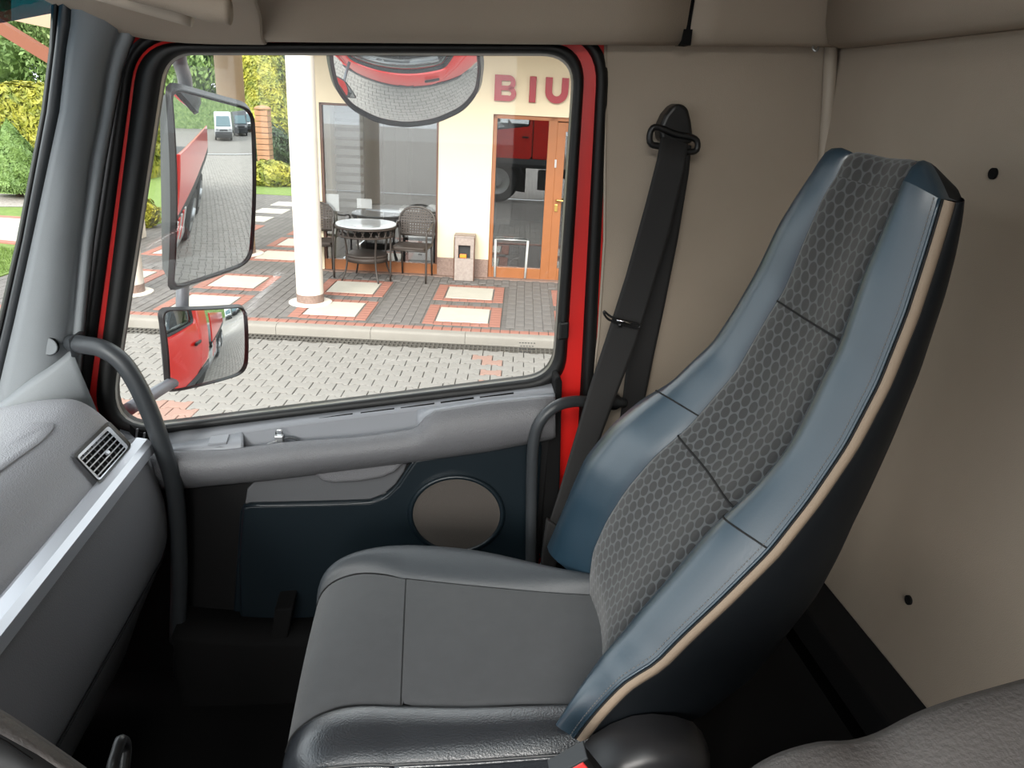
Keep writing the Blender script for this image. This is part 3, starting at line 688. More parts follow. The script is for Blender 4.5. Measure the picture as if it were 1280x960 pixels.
# ================================================================== PASSENGER SEAT
st = thing('passenger_seat', (.1, .96, FL), 'passenger seat with grey cloth cushion and blue leather bolstered backrest', 'seat')
# ---- cushion: sections across y, stations along x
fseam = [(-.21, 1.105), (-.15, 1.122), (-.09, 1.128), (-.01, 1.103), (.07, 1.087), (.17, 1.062), (.27, 1.04), (.34, 1.03)]
fcrest = [(-.21, 1.12), (-.15, 1.145), (-.09, 1.165), (-.03, 1.176), (.09, 1.162), (.20, 1.10), (.27, 1.065), (.34, 1.05)]
nseam = [(-.21, .80), (-.16, .806), (-.11, .822), (-.027, .819), (.06, .81), (.14, .81), (.22, .802), (.34, .80)]
stn = [(.34, .010), (.27, .008), (.20, .004), (.13, .002), (.06, 0), (-.024, .000)]
stf = [(-.024, .0), (-.032, -.0015), (-.06, .002), (-.10, .001), (-.13, -.004), (-.152, -.014), (-.168, -.030), (-.177, -.055), (-.180, -.085), (-.178, -.14)]
Z0 = -.762
def curve_y(x, which): return interp(which, x)
def sect(x, dz, part):
    yn, yf, yc = curve_y(x, nseam), curve_y(x, fseam), curve_y(x, fcrest)
    fr = max(0, min(1, (-dz-.0)/.06))           # 1 at the rounded nose
    if part == 'mid':
        return [Vector((x, yn+(yf-yn)*t, Z0+dz+.010*math.sin(math.pi*t)-(.004 if t in (0, 1) else 0))) for t in (0, .02, .06, .15, .3, .45, .6, .75, .88, .96, .985, 1)]
    if part == 'near':
        o_ = .735+.02*fr
        return [Vector((x, yn, Z0+dz-.004)), Vector((x, yn-.003, Z0+dz+.001)), Vector((x, yn-.012, Z0+dz+.0035)), Vector((x, yn-.032, Z0+dz+.0045)), Vector((x, yn-.048, Z0+dz+.001)), Vector((x, o_+.010, Z0+dz-.008)), Vector((x, o_, Z0+dz-.020))]
    if part == 'side':
        o_ = .735+.02*fr
        return [Vector((x, o_, Z0+dz-.020)), Vector((x, o_-.002, Z0+dz-.04)), Vector((x, o_+.005, Z0+dz*.6-.10)), Vector((x, o_+.02, -.93))]
    if part == 'far':
        return [Vector((x, yf, Z0+dz-.004)), Vector((x, yf+.004, Z0+dz+.003)), Vector((x, yf+.25*(yc-yf), Z0+dz+.012)), Vector((x, yf+.6*(yc-yf), Z0+dz+.021)), Vector((x, yc, Z0+dz+.022)), Vector((x, yc+.02, Z0+dz+.010)), Vector((x, yc+.032, Z0+dz-.02)), Vector((x, yc+.035, -.90))]
def cush(part, sts, name, m): return MB().loft([sect(x, d, part) for x, d in sts]).build(name, m, st, smooth=True, sub=1)
cush('mid', stn, 'cushion_panel', 'seat_cloth'); cush('mid', stf, 'cushion_front', 'seat_cloth')
cush('near', stn+stf[1:], 'near_bolster', 'seat_leather'); cush('far', stn+stf[1:], 'far_bolster', 'far_leather')
cush('side', stn+stf[1:], 'cushion_side', 'seat_leather')
allst = stn+stf[1:]
def seamtube(pts, r, m, name='seam', n=3): return MB().tube(smoothpath(pts, n), r, 6).build(name, m, st, smooth=True)
seamtube([sect(x, d, 'mid')[0]+Vector((0, 0, .0005)) for x, d in allst[:-2]], .0014, 'thread_dark')
seamtube([sect(x, d, 'far')[0]+Vector((0, 0, .0005)) for x, d in allst[:-2]], .0014, 'thread_dark')
seamtube([p+Vector((0, 0, .0)) for p in sect(-.027, -.001, 'mid')], .0013, 'thread_dark')
seamtube([sect(x, d, 'side')[0] for x, d in allst], .0035, 'seat_leather', 'piping')
seamtube([sect(x, d, 'side')[0]+Vector((0, -.001, .005)) for x, d in allst], .0009, 'thread_light', 'stitching')
# base, pedestal
MB().loft([[Vector((x*.97+.01, y, z)) for x in (-.165, .0, .2, .36)] for y, z in ((.76, -.92), (.76, -1.0), (1.16, -1.0), (1.16, -.92))], False).build('seat_pan', 'black_plastic', st, solid=.004)
MB().loft([[(-.10, .80, -.92), (.30, .80, -.92), (.30, 1.12, -.92), (-.10, 1.12, -.92)], [(-.06, .83, -1.05), (.28, .83, -1.05), (.28, 1.09, -1.05), (-.06, 1.09, -1.05)], [(-.10, .82, FL), (.34, .82, FL), (.34, 1.10, FL), (-.10, 1.10, FL)]], True, True).build('pedestal', 'black_plastic', st)

# ---- backrest: feature curves from bottom to top, each (px, py, Y)
NE = [(718, 918, .75), (740, 890, .748), (762, 866, .746), (786, 843, .745), (812, 832, .745), (850, 793, .745), (900, 746, .745), (960, 686, .745), (1010, 622, .745), (1055, 555, .745), (1095, 478, .747), (1130, 390, .75), (1155, 312, .755), (1172, 255, .76), (1177, 236, .765)]
NS = [(714, 912, .765), (740, 868, .78), (765, 825, .81), (800, 768, .82), (845, 715, .82), (890, 660, .82), (921, 633, .82), (955, 602, .82), (990, 560, .82), (1010, 519, .82), (1034, 467, .82), (1050, 440, .82), (1055, 422, .82), (1079, 353, .82), (1109, 291, .82), (1132, 242, .82), (1143, 224, .825)]
FSq = [(734, 752, 1.075), (742, 688, 1.067), (759, 650, 1.06), (783, 612, 1.055), (818, 571, 1.047), (862, 533, 1.04), (886, 505, 1.035), (921, 464, 1.027), (958, 399, 1.018), (981, 363, 1.01), (1007, 298, 1.0), (1030, 245, .993), (1047, 219, .989)]
FE = [(678, 700, 1.20), (684, 683, 1.195), (700, 646, 1.185), (718, 602, 1.175), (732, 571, 1.167), (766, 529, 1.155), (804, 497, 1.148), (836, 480, 1.14), (872, 447, 1.13), (895, 429, 1.123), (925, 386, 1.11), (951, 340, 1.098), (977, 291, 1.085), (1007, 252, 1.07), (1027, 229, 1.06)]
BK = [(870, 915, .78), (905, 885, .78), (942, 859, .78), (980, 812, .78), (1027, 752, .78), (1055, 700, .78), (1092, 619, .78), (1120, 553, .78), (1155, 463, .78), (1168, 422, .78), (1187, 363, .78), (1200, 310, .78), (1208, 262, .78), (1206, 245, .78)]
ZB, ZT = -.762, -.075
def samp(c, n=40, z0=ZB, z1=ZT):
    P = sorted([PY(*p) for p in c], key=lambda p: p.z); zs = [p.z for p in P]; out = []
    for k in range(n):
        z = z0+(z1-z0)*k/(n-1)
        def ex(vals):
            if z < zs[0]: return vals[0]+(vals[1]-vals[0])*(z-zs[0])/(zs[1]-zs[0])*.5
            if z > zs[-1]: return vals[-1]+(vals[-1]-vals[-2])*(z-zs[-1])/(zs[-1]-zs[-2])*.5
            return float(np.interp(z, zs, vals))
        out.append(Vector((ex([p.x for p in P]), ex([p.y for p in P]), z)))
    # light smoothing
    for _ in range(1): out = [out[0]]+[(out[i-1]+out[i]*2+out[i+1])/4 for i in range(1, n-1)]+[out[-1]]
    return out
NB = 60
NSi = [(752, 905, .84), (758, 865, .83)]+NS[2:]
cne, cns, cfs, cfe, cbk, cni = (samp(c, NB) for c in (NE, NS, FSq, FE, BK, NSi))
# crown rows over the top of the head section
def crown(c, dx, dz): return [c[-1]+Vector((.010, 0, .012)), c[-1]+Vector((dx*.45, 0, dz)), c[-1]+Vector((dx, 0, dz*.8))]
NF = len(cne)
fn = Vector((-.86, 0, .5))                        # forward direction of the backrest face
def band(a, b, prof):
    rows = []
    for p, q in zip(a, b): rows.append([p.lerp(q, t)+fn*k for t, k in prof])
    return rows
def bandmesh(a, b, prof, name, m, i0=0, i1=None, uv=False, parent=st):
    rows = band(a, b, prof)[i0:i1]
    mb = MB().loft(rows); uvs = None
    if uv:
        uvs = []; v = 0
        for i, r in enumerate(rows):
            if i: v += (rows[i][len(r)//2]-rows[i-1][len(r)//2]).length
            u = 0
            for j, p in enumerate(r):
                uvs.append(((r[j].y-.93)*1.0, v))
    return mb.build(name, m, parent, smooth=True, uvs=uvs)
pf_ins = [(0, -.003), (.015, .002), (.06, .004), (.2, .002), (.35, -.002), (.5, -.004), (.65, -.002), (.8, .002), (.94, .004), (.985, .002), (1, -.003)]
pf_bol = [(0, -.003), (.03, .004), (.12, .011), (.28, .021), (.44, .027), (.58, .026), (.72, .020), (.86, .010), (1, 0)]
def zi(z): return min(range(NB), key=lambda i: abs(cfs[i].z-z))
s1, s2 = zi(-.466), zi(-.245)
bandmesh(cfs, cni, pf_ins, 'lower_insert', 'honeycomb_cloth', 0, s1+1, True)
bandmesh(cfs, cni, pf_ins, 'middle_insert', 'honeycomb_cloth', s1, s2+1, True)
bandmesh(cfs, cni, pf_ins, 'headrest_insert', 'honeycomb_cloth', s2, None, True)
sf = zi(-.435); sn = zi(-.480)
bandmesh(cfs, cfe, pf_bol, 'far_back_bolster', 'blue_leather', 0, sf+1); bandmesh(cfs, cfe, pf_bol, 'far_back_bolster', 'blue_leather', sf, None)
bandmesh(cns, cne, pf_bol, 'near_back_bolster', 'blue_leather', 0, sn+1); bandmesh(cns, cne, pf_bol, 'near_back_bolster', 'blue_leather', sn, None)
def crossseam(a, b, prof, i, r=.0013): 
    return seamtube([p+fn*.0006 for p in band(a, b, prof)[i]], r, 'thread_dark', n=2)
crossseam(cfs, cni, pf_ins, s1, .0016); crossseam(cfs, cni, pf_ins, s2, .0014); crossseam(cfs, cfe, pf_bol, sf); crossseam(cns, cne, pf_bol, sn)
seamtube([p-fn*.0015 for p in cfs], .0014, 'thread_dark', n=1); seamtube([p-fn*.0015 for p in cns], .0014, 'thread_dark', n=1)
# beige welt with stitches along the near edge
side = Vector((0, -1, 0))
def strip(c, a, b, lift, name, m):
    rows = []
    for i, p in enumerate(c):
        t = (c[min(i+1, len(c)-1)]-c[max(i-1, 0)]).normalized(); back = t.cross(Vector((0, 1, 0))).normalized()
        if back.x < 0: back = -back
        rows.append([p+back*a+side*(lift-.004), p+back*a+side*lift, p+back*((a+b)/2)+side*(lift+.003), p+back*b+side*lift, p+back*b+side*(lift-.004)])
    return MB().loft(rows).build(name, m, st, smooth=True), rows
_, wr = strip(cne, .003, .0185, .002, 'beige_welt', 'piping_beige')
seamtube([r[0]+Vector((0, -.004, 0)) for r in wr], .0014, 'thread_dark', n=1); seamtube([r[-1]+Vector((0, -.003, 0)) for r in wr], .0014, 'thread_dark', n=1)
stl = [cne[i].lerp(cns[i], .05)+fn*.0045 for i in range(len(cne))]
path = smoothpath(stl, 3); mbx = MB()
for i in range(0, len(path)-1, 1): mbx.tube([path[i], path[i].lerp(path[i+1], .6)], .0008, 4)
mbx.build('stitching', 'thread_light', st)
seamtube([p+fn*.0003+Vector((0, -.001, 0)) for p in cne], .0018, 'blue_leather', 'edge_piping', n=1)
# near side panel, back shell, far side
cb = cbk
wel = [r[-1] for r in wr]
rows = []
for a, b in zip(wel, cb):
    rows.append([a, a.lerp(b, .08)+Vector((0, -.004, 0)), a.lerp(b, .3)+Vector((0, -.009, 0)), a.lerp(b, .6)+Vector((0, -.007, 0)), a.lerp(b, .88)+Vector((0, 0, 0)), b+Vector((0, .012, 0))])
rows_side = rows
MB().loft(rows).build('near_side_panel', 'blue_black_vinyl', st, smooth=True)
rows = []
for i, b in enumerate(cb):
    yf = cfe[i].y
    n_ = b+Vector((0, .012, 0)); f2 = Vector((b.x, yf-.03, b.z))
    rows.append([n_, n_.lerp(f2, .1)+Vector((.012, 0, 0)), n_.lerp(f2, .5)+Vector((.02, 0, 0)), n_.lerp(f2, .9)+Vector((.012, 0, 0)), f2, Vector((max(b.x-.02, cfe[i].x+.02), yf-.004, b.z)), cfe[i]])
bs = MB().loft(rows)
bs.build('back_shell', 'blue_black_vinyl', st, smooth=True)
# crown: dome from the top of the front face over to the shell
bF = band(cfs, cfe, pf_bol)[-1][::-1]; bI = band(cfs, cns, pf_ins)[-1]; bN = band(cns, cne, pf_bol)[-1]
top = bF+bI[1:]+bN[1:]+[rows_side[-1][2]]
n_ = len(top); y0, y1 = top[0].y, top[-1].y; crow = []
for k in range(9):
    t = k/8; r = []
    for p in top:
        s_ = (p.y-y0)/(y1-y0); xb = cb[-1].x+.012*math.sin(math.pi*s_); e = 1-(2*s_-1)**4
        r.append(Vector((p.x+(xb-p.x)*t, p.y+(.93-p.y)*.12*math.sin(math.pi*t*.5), p.z+.034*e*math.sin(math.pi*(t**.7)) - .004*t)))
    crow.append(r)
nf, ni = len(bF), len(bI)
kk = 4
MB().loft([r[:nf] for r in crow[:kk+1]]).build('crown_leather', 'blue_leather', st, smooth=True)
cm = [r[nf-1:nf+ni-1] for r in crow[:kk+1]]
MB().loft(cm).build('crown_insert', 'honeycomb_cloth', st, smooth=True, uvs=[(p.y-.93, .7223+sum((cm[q+1][ni//2]-cm[q][ni//2]).length for q in range(i))) for i, r in enumerate(cm) for p in r])
MB().loft([r[nf+ni-2:] for r in crow[:kk+1]]).build('crown_leather', 'blue_leather', st, smooth=True)
MB().loft(crow[kk:]).build('crown', 'blue_black_vinyl', st, smooth=True)
# recliner cover and buckle on the near side
rc = [(712, 972), (728, 950), (745, 934), (768, 920), (795, 910), (820, 907), (850, 910), (872, 917), (884, 930), (884, 990), (860, 1040), (720, 1040)]
rp = [PY(x, y, .725) for x, y in rc]; rcc = sum(rp, Vector())/len(rp)
MB().loft([[p+Vector((0, .02, 0)) for p in rp], rp, [p.lerp(rcc, .03)+Vector((0, -.018, 0)) for p in rp], [p.lerp(rcc, .12)+Vector((0, -.034, 0)) for p in rp], [p.lerp(rcc, .3)+Vector((0, -.042, 0)) for p in rp]], True, True).build('recliner_cover', 'recliner_plastic', st, smooth=True, auto=60)
bk = thing('seat_buckle', PY(700, 975, .64), 'seat belt buckle with red release button beside the cushion', 'buckle')
ux = (PY(726, 938, .65)-PY(692, 957, .65)).normalized(); uz = Vector((ux.z, 0, -ux.x)); uz = -uz if uz.z > 0 else uz
c0 = PY(709, 948, .65)
MB().obox(c0+uz*.045, ux*.022, (0, .011, 0), uz*.045).build('buckle_body', 'black_plastic', bk, bevel=.003)
MB().obox(c0+uz*.013+Vector((.001, -.010, 0)), ux*.015, (0, .003, 0), uz*.011).build('release_button', 'red_plastic', bk, bevel=.002)
MB().obox(c0+Vector((0, -.002, 0)), ux*.024, (0, .012, 0), uz*.002).build('buckle_rim', 'tube_black', bk, bevel=.001)
# grained cover at the lower right (behind the driver's seat side)
pts = [(900, 1010), (935, 975), (950, 958), (985, 940), (1030, 928), (1070, 926), (1105, 916), (1150, 893), (1200, 874), (1280, 851), (1330, 838)]
cvr = smoothpath([PY(x, y, .47) for x, y in pts], 3)
o = MB().loft([[p+Vector((0, .02, -.3)) for p in cvr], [p+Vector((0, .012, -.03)) for p in cvr], [p+Vector((0, .006, -.008)) for p in cvr], [p+Vector((0, -.006, .000)) for p in cvr], [p+Vector((0, -.03, -.003)) for p in cvr], [p+Vector((0, -.12, -.03)) for p in cvr], [p+Vector((0, -.22, -.08)) for p in cvr], [p+Vector((0, -.24, -.4)) for p in cvr]]).build('engine_cover', 'grained_vinyl', smooth=True, solid=.004)
tag(o, 'grey grained vinyl cover bulging in at the lower right corner', 'cover')
# tunnel between the seats and rear floor hump
o = MB().loft([[(x, .60, FL), (x, .58, -1.02), (x, .52, -.98), (x, -.1, -.98), (x, -.14, FL)] for x in (-.25, .2, .66)], False).build('engine_tunnel', 'black_soft', solid=.01); tag(o, 'black carpeted engine tunnel between the two seats', 'tunnel')
o = MB().loft([[(.36, y, -1.2), (.36, y, -.93), (.40, y, -.90), (.66, y, -.90), (.68, y, -1.2)] for y in (.62, 1.0, 1.42)]).build('storage_box', 'black_soft', solid=.008); tag(o, 'black storage box behind the passenger seat', 'box')

# ================================================================== OUTSIDE: GROUND
XF[0] = EXT
SW, RD = -2.25, -2.35
road = thing('road_paving', (-1.5, 6, RD), 'light grey road of interlocking double-T pavers below the kerb', 'road', kind='structure')
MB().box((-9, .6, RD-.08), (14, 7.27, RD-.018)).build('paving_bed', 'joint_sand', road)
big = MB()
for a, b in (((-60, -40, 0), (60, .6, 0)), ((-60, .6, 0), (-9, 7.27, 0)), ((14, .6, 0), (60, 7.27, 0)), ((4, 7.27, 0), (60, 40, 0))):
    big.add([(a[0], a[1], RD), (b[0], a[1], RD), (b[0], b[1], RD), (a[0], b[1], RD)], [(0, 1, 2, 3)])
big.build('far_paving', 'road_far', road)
def tpaver():
    k = .0035; L = .10-k; W = .0825-k; w2 = .0575-k
    o = [(-L, -W), (-.062, -W), (-.040, -w2), (.040, -w2), (.062, -W), (L, -W), (L, W), (.062, W), (.040, w2), (-.040, w2), (-.062, W), (-L, W)]
    e = .004; v = []; f = []
    for x, y in o: v.append((x, y, -.02))
    for x, y in o: v.append((x, y, -e))
    for x, y in o: v.append((x*(1-e/.1), y*(1-e/.08), 0))
    n = 12
    for r in (0, 1):
        for i in range(n): j = (i+1) % n; f.append((r*n+i, r*n+j, (r+1)*n+j, (r+1)*n+i))
    f.append(tuple(range(2*n, 3*n)))
    return v, f
pv, pf = tpaver()
pme = bpy.data.meshes.new('paver'); pme.from_pydata(pv, [], pf); pme.materials.append(M['road_paver'])
pme2 = pme.copy(); pme2.materials.clear(); pme2.materials.append(M['road_paver_pink'])
cells = []
for j in range(int((7.20-.7)/.14)):
    y = 7.195-j*.14
    for i in range(-46, 68): cells.append((i*.2+(.1 if j % 2 else 0), y))
def seen(x, y, z=RD):
    d = Vector((x, y, z)); d = Vector((d.x*math.cos(TH)+d.y*math.sin(TH), -d.x*math.sin(TH)+d.y*math.cos(TH), z))
    k = d.dot(f_); return 640+FPX*d.dot(r_)/k, 480-FPX*d.dot(u_)/k
inview = []; rest = []
for (x, y) in cells:
    px, py = seen(x, y)
    ok = y > 4.6 and 140 < px < 700 and py < 535-(px-140)*.115+6
    (inview if ok else rest).append((x, y))
inview.sort(key=lambda c: c[1]); 
for c in inview[300:]: rest.append(c)
pink = {(-.6, 6), }
def jit(s=1): return Matrix.Translation((0, 0, random.uniform(-.003, .002)*s)) @ Matrix.Rotation(random.uniform(-.006, .006), 4, 'X') @ Matrix.Rotation(random.uniform(-.006, .006), 4, 'Y')
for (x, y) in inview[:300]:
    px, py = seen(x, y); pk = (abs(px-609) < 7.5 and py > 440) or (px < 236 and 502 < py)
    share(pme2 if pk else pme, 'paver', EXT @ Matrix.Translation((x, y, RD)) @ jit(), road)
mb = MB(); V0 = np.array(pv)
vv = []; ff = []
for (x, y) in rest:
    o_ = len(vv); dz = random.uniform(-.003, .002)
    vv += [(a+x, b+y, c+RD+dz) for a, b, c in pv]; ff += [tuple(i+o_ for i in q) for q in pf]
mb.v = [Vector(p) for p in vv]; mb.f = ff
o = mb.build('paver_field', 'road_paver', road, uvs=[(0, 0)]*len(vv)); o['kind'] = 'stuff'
# drain channel
dg = thing('drain_channel', (-2, 7.35, RD), 'steel grated drain channel along the foot of the kerb', 'drain')
MB().box((-9, 7.262, RD-.1), (4, 7.448, RD-.03)).build('channel', 'drain_dark', dg)
mb = MB()
for y in (7.27, 7.355, 7.44): mb.box((-9, y-.008, RD-.03), (4, y+.008, RD))
mb.build('grate_rail', 'drain_steel', dg)
mb = MB()
for i in range(290): x = -9+i*.045; mb.box((x-.008, 7.27, RD-.028), (x+.008, 7.44, RD-.001))
o = mb.build('grate_bars', 'drain_steel', dg); o['kind'] = 'stuff'
# kerb
kb = thing('kerb', (-2, 7.5, RD), 'pale concrete kerb stones edging the office forecourt', 'kerb', kind='structure')
prof = [(7.450, RD-.1), (7.450, SW-.045), (7.456, SW-.022), (7.472, SW-.006), (7.495, SW), (7.57, SW), (7.57, RD-.1)]
stone = MB().loft([[(x, a, b) for a, b in prof] for x in (-.478, -.474, .474, .478)], True, True)
s0 = stone.build('kerb_stone', 'curb_stone', kb, smooth=True, auto=30); s0.matrix_basis = MW[kb.name].inverted() @ EXT @ Matrix.Translation((-8.66+.0, 7.51, RD-.1))
for i in range(1, 14): share(s0.data, 'kerb_stone', EXT @ Matrix.Translation((-8.66+i*.96, 7.51, RD-.1)), kb)
# forecourt
fc = thing('forecourt', (-2, 9, SW), 'forecourt of dark grey pavers with cream slabs in red borders', 'pavement', kind='structure')
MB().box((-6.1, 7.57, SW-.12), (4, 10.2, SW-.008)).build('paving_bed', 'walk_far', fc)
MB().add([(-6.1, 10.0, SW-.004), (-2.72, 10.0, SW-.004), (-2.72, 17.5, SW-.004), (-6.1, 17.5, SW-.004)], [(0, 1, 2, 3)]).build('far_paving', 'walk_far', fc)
def brick(w, l, m, h=.03, e=.003):
    b = MB(); k = .002; a, c = w/2-k, l/2-k
    me = bpy.data.meshes.new('paver')
    v = [(-a, -c, -h), (a, -c, -h), (a, c, -h), (-a, c, -h), (-a, -c, -e), (a, -c, -e), (a, c, -e), (-a, c, -e), (-a+e, -c+e, 0), (a-e, -c+e, 0), (a-e, c-e, 0), (-a+e, c-e, 0)]
    f = [(0, 1, 5, 4), (1, 2, 6, 5), (2, 3, 7, 6), (3, 0, 4, 7), (4, 5, 9, 8), (5, 6, 10, 9), (6, 7, 11, 10), (7, 4, 8, 11), (8, 9, 10, 11)]
    me.from_pydata(v, [], f); me.materials.append(M[m]); return me, v, f
bg_, bgv, bgf = brick(.1, .2, 'paver_grey'); br_, _, _ = brick(.098, .12, 'paver_red'); br2, _, _ = brick(.12, .098, 'paver_red'); sl_, _, _ = brick(.56, .58, 'slab_cream'); brr, _, _ = brick(.098, .118, 'paver_red')
for i in range(-60, 40): share(brr, 'red_paver', EXT @ Matrix.Translation((i*.1, 7.63, SW)) @ jit(.5), fc)
SX = [-.57+1.42*k for k in range(-4, 3)]; SY = [8.195, 9.22]; 
slabs = [(x, y) for x in SX for y in SY if x > -6.2]+[(x, y) for x in (-3.41, -4.83) for y in (10.9, 11.95, 13.0, 14.05, 15.1, 16.15)]
for (x, y) in slabs:
    dz = .002 if y > 10 else 0
    share(sl_, 'cream_slab', EXT @ Matrix.Translation((x, y, SW+dz+.002)), fc)
    if y > 13.5: continue
    for k in range(6):
        xx = x-.245+k*.098
        for sg in (-1, 1): share(br_, 'red_paver', EXT @ Matrix.Translation((xx, y+sg*.352, SW+dz)) @ jit(.4), fc)
    for k in range(8):
        yy = y-.343+k*.098
        for sg in (-1, 1): share(br2, 'red_paver', EXT @ Matrix.Translation((x+sg*.354, yy, SW+dz)) @ jit(.4), fc)
cells = []
for j in range(12):
    for i in range(-61, 39):
        x, y = i*.1+.05, 7.79+j*.2+(.1 if i % 2 else 0)
        if y > 10.05 or any(abs(x-a) < .45 and abs(y-b) < .49 for a, b in slabs): continue
        px, py = seen(x, y, SW); cells.append((0 if 150 < px < 700 else 1, y, x))
cells.sort(); vv = []; ff = []
for k, (q, y, x) in enumerate(cells):
    if k < 300: share(bg_, 'paver', EXT @ Matrix.Translation((x, y, SW)) @ jit(.6), fc)
    else:
        o_ = len(vv); dz = random.uniform(-.002, .001); vv += [(a+x, b+y, c+SW+dz) for a, b, c in bgv]; ff += [tuple(i+o_ for i in f) for f in bgf]
mb = MB(); mb.v = [Vector(p) for p in vv]; mb.f = ff; o = mb.build('paver_field', 'paver_grey', fc, uvs=[(0, 0)]*len(vv)); o['kind'] = 'stuff'
gs, _, _ = brick(.5, .14, 'granite_pink')
for i in range(-5, 7): share(gs, 'granite_tile', EXT @ Matrix.Translation((i*.5-.2, 10.12, SW+.004)), fc)

# ================================================================== OFFICE BUILDING
D = 10.15
bl = thing('office_building', (-.7, D, SW), 'cream office facade with wide window and brown glazed door', 'building')
WX0, WX1, WZ0, WZ1 = -2.585, -1.08, -2.27, -.145
DX0, DX1, DZ1 = -.40, 1.25, -.18
def wall(a, b): MB().box((a[0], D, a[1]), (b[0], D+.3, b[1])).build('facade_wall', 'facade_cream', bl)
wall((-2.72, SW), (WX0, 1.4)); wall((WX0, WZ1), (WX1, 1.4)); wall((WX1, -2.01), (DX0, 1.4)); wall((DX0, DZ1), (DX1, 1.4)); wall((DX1, SW), (6, 1.4))
MB().box((-2.72, D+.3, SW), (-2.52, 16, 1.4)).build('end_wall', 'facade_cream', bl)
MB().box((WX1, D-.012, SW), (DX0, D+.3, -2.01)).build('plinth', 'granite_pink', bl, bevel=.004)
MB().box((WX0, D+.02, WZ0), (WX1, D+.12, -2.11)).build('window_sill', 'brown_frame', bl, bevel=.004)
fr = MB().box((WX0, D+.02, -2.11), (WX0+.03, D+.1, WZ1)).box((WX1-.03, D+.02, -2.11), (WX1, D+.1, WZ1)).box((WX0, D+.02, WZ1-.03), (WX1, D+.1, WZ1)).build('window_frame', 'dark_frame', bl, bevel=.003)
MB().box((WX0+.03, D+.055, -2.11), (WX1-.03, D+.065, WZ1-.03)).build('window_pane', 'shop_glass', bl)
# door: fixed light and a leaf
MB().box((DX0, D+.03, SW), (DX0+.05, D+.12, DZ1)).box((DX0, D+.03, DZ1-.05), (DX1, D+.12, DZ1)).box((DX0+.05, D+.03, SW-.02), (.30, D+.12, SW+.14)).box((.30, D+.03, SW-.02), (.412, D+.12, DZ1)).build('door_frame', 'brown_frame', bl, bevel=.004)
MB().box((DX0+.05, D+.07, SW+.14), (.30, D+.08, DZ1-.05)).build('fixed_pane', 'shop_glass', bl)
lf = MB().box((.41, D+.035, SW-.01), (.52, D+.11, DZ1-.06)).box((1.10, D+.035, SW+.01), (1.2, D+.11, DZ1-.06)).box((.52, D+.035, SW-.01), (1.10, D+.11, SW+.16)).box((.52, D+.035, DZ1-.17), (1.10, D+.11, DZ1-.06)).build('door_leaf', 'brown_frame', bl, bevel=.004)
MB().box((.52, D+.065, SW+.16), (1.10, D+.075, DZ1-.17)).build('door_pane', 'shop_glass', lf)
hz = PY(694, 250, D).z
MB().tube(smoothpath([(.455, D+.035, hz), (.455, D-.02, hz), (.47, D-.03, hz), (.57, D-.03, hz-.005)], 3), .011, 8).build('door_handle', 'brass', lf, smooth=True)
MB().box((.435, D+.02, hz-.15), (.475, D+.036, hz-.06)).build('lock_plate', 'brass', lf, bevel=.003)
for z in (hz+.40,): MB().box((.40, D+.02, z), (.425, D+.04, z+.1)).build('hinge', 'steel', lf, bevel=.002)
# porch roof
MB().box((-5.2, 7.95, .95), (6, D, 1.15)).build('porch_roof', 'facade_cream', bl)
MB().box((-2.72, D, 1.4), (6, 16, 1.6)).build('flat_roof', 'facade_cream', bl)
# room behind the glass
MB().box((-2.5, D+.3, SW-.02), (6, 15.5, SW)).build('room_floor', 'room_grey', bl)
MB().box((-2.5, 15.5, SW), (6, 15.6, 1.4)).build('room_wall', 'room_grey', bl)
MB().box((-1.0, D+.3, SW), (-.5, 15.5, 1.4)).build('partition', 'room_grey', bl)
# row of pale slats inside the left of the window
bd = thing('window_slats', (-2.35, D+.5, SW+.85), 'row of pale slats inside the left end of the office window', 'slats')
for i in range(11):
    z = -.3-i*.115; MB().obox((-2.33, D+.5, z), (.19, 0, 0), (0, .012, .035), (0, .003, -.001)).build('pale_slat', 'room_pale', bd)
MB().box((-2.52, D+.56, -1.6), (-2.14, D+.58, -.15)).build('slat_backing', 'room_grey', bd)
o = box('block', (-2.02, D+1.3, SW), (-1.66, D+1.7, -.3), 'room_dark', bevel=.01); tag(o, 'tall dark brown cabinet in the office standing in for a reflection', 'block')  # dark upright standing in for the column mirrored in the window
MB().box((-2.0, D+1.285, SW+.1), (-1.845, D+1.3, -.35)).build('block_panel', 'room_dark', o, bevel=.004); MB().box((-1.835, D+1.285, SW+.1), (-1.68, D+1.3, -.35)).build('block_panel', 'room_dark', o, bevel=.004)
dk = thing('office_desk', (-1.75, D+.75, SW), 'dark office desk with pale top behind the window', 'desk')
MB().loft([[(-1.75+.46*math.cos(a), D+.75+.30*math.sin(a), z) for a in [2*math.pi*k/28 for k in range(28)]] for z in (SW+.73, SW+.75)], True, True).build('desk_top', 'desk_top', dk)
MB().box((-2.45, D+.95, SW+.70), (-1.1, D+1.2, SW+.74)).build('desk_return', 'desk_dark', dk, bevel=.004)
for x in (-2.4, -1.15): MB().box((x-.03, D+.55, SW), (x+.03, D+1.1, SW+.70)).build('desk_leg', 'desk_dark', dk, bevel=.004)
dwr = MB().box((-1.55, D+.55, SW+.05), (-1.2, D+.95, SW+.62)).build('drawer_unit', 'room_pale', dk, bevel=.006)
for k in range(3): MB().box((-1.54, D+.535, SW+.08+k*.18), (-1.21, D+.55, SW+.24+k*.18)).build('drawer', 'paper_white', dwr, bevel=.003); MB().box((-1.40, D+.52, SW+.15+k*.18), (-1.35, D+.535, SW+.17+k*.18)).build('drawer_knob', 'desk_dark', dwr)
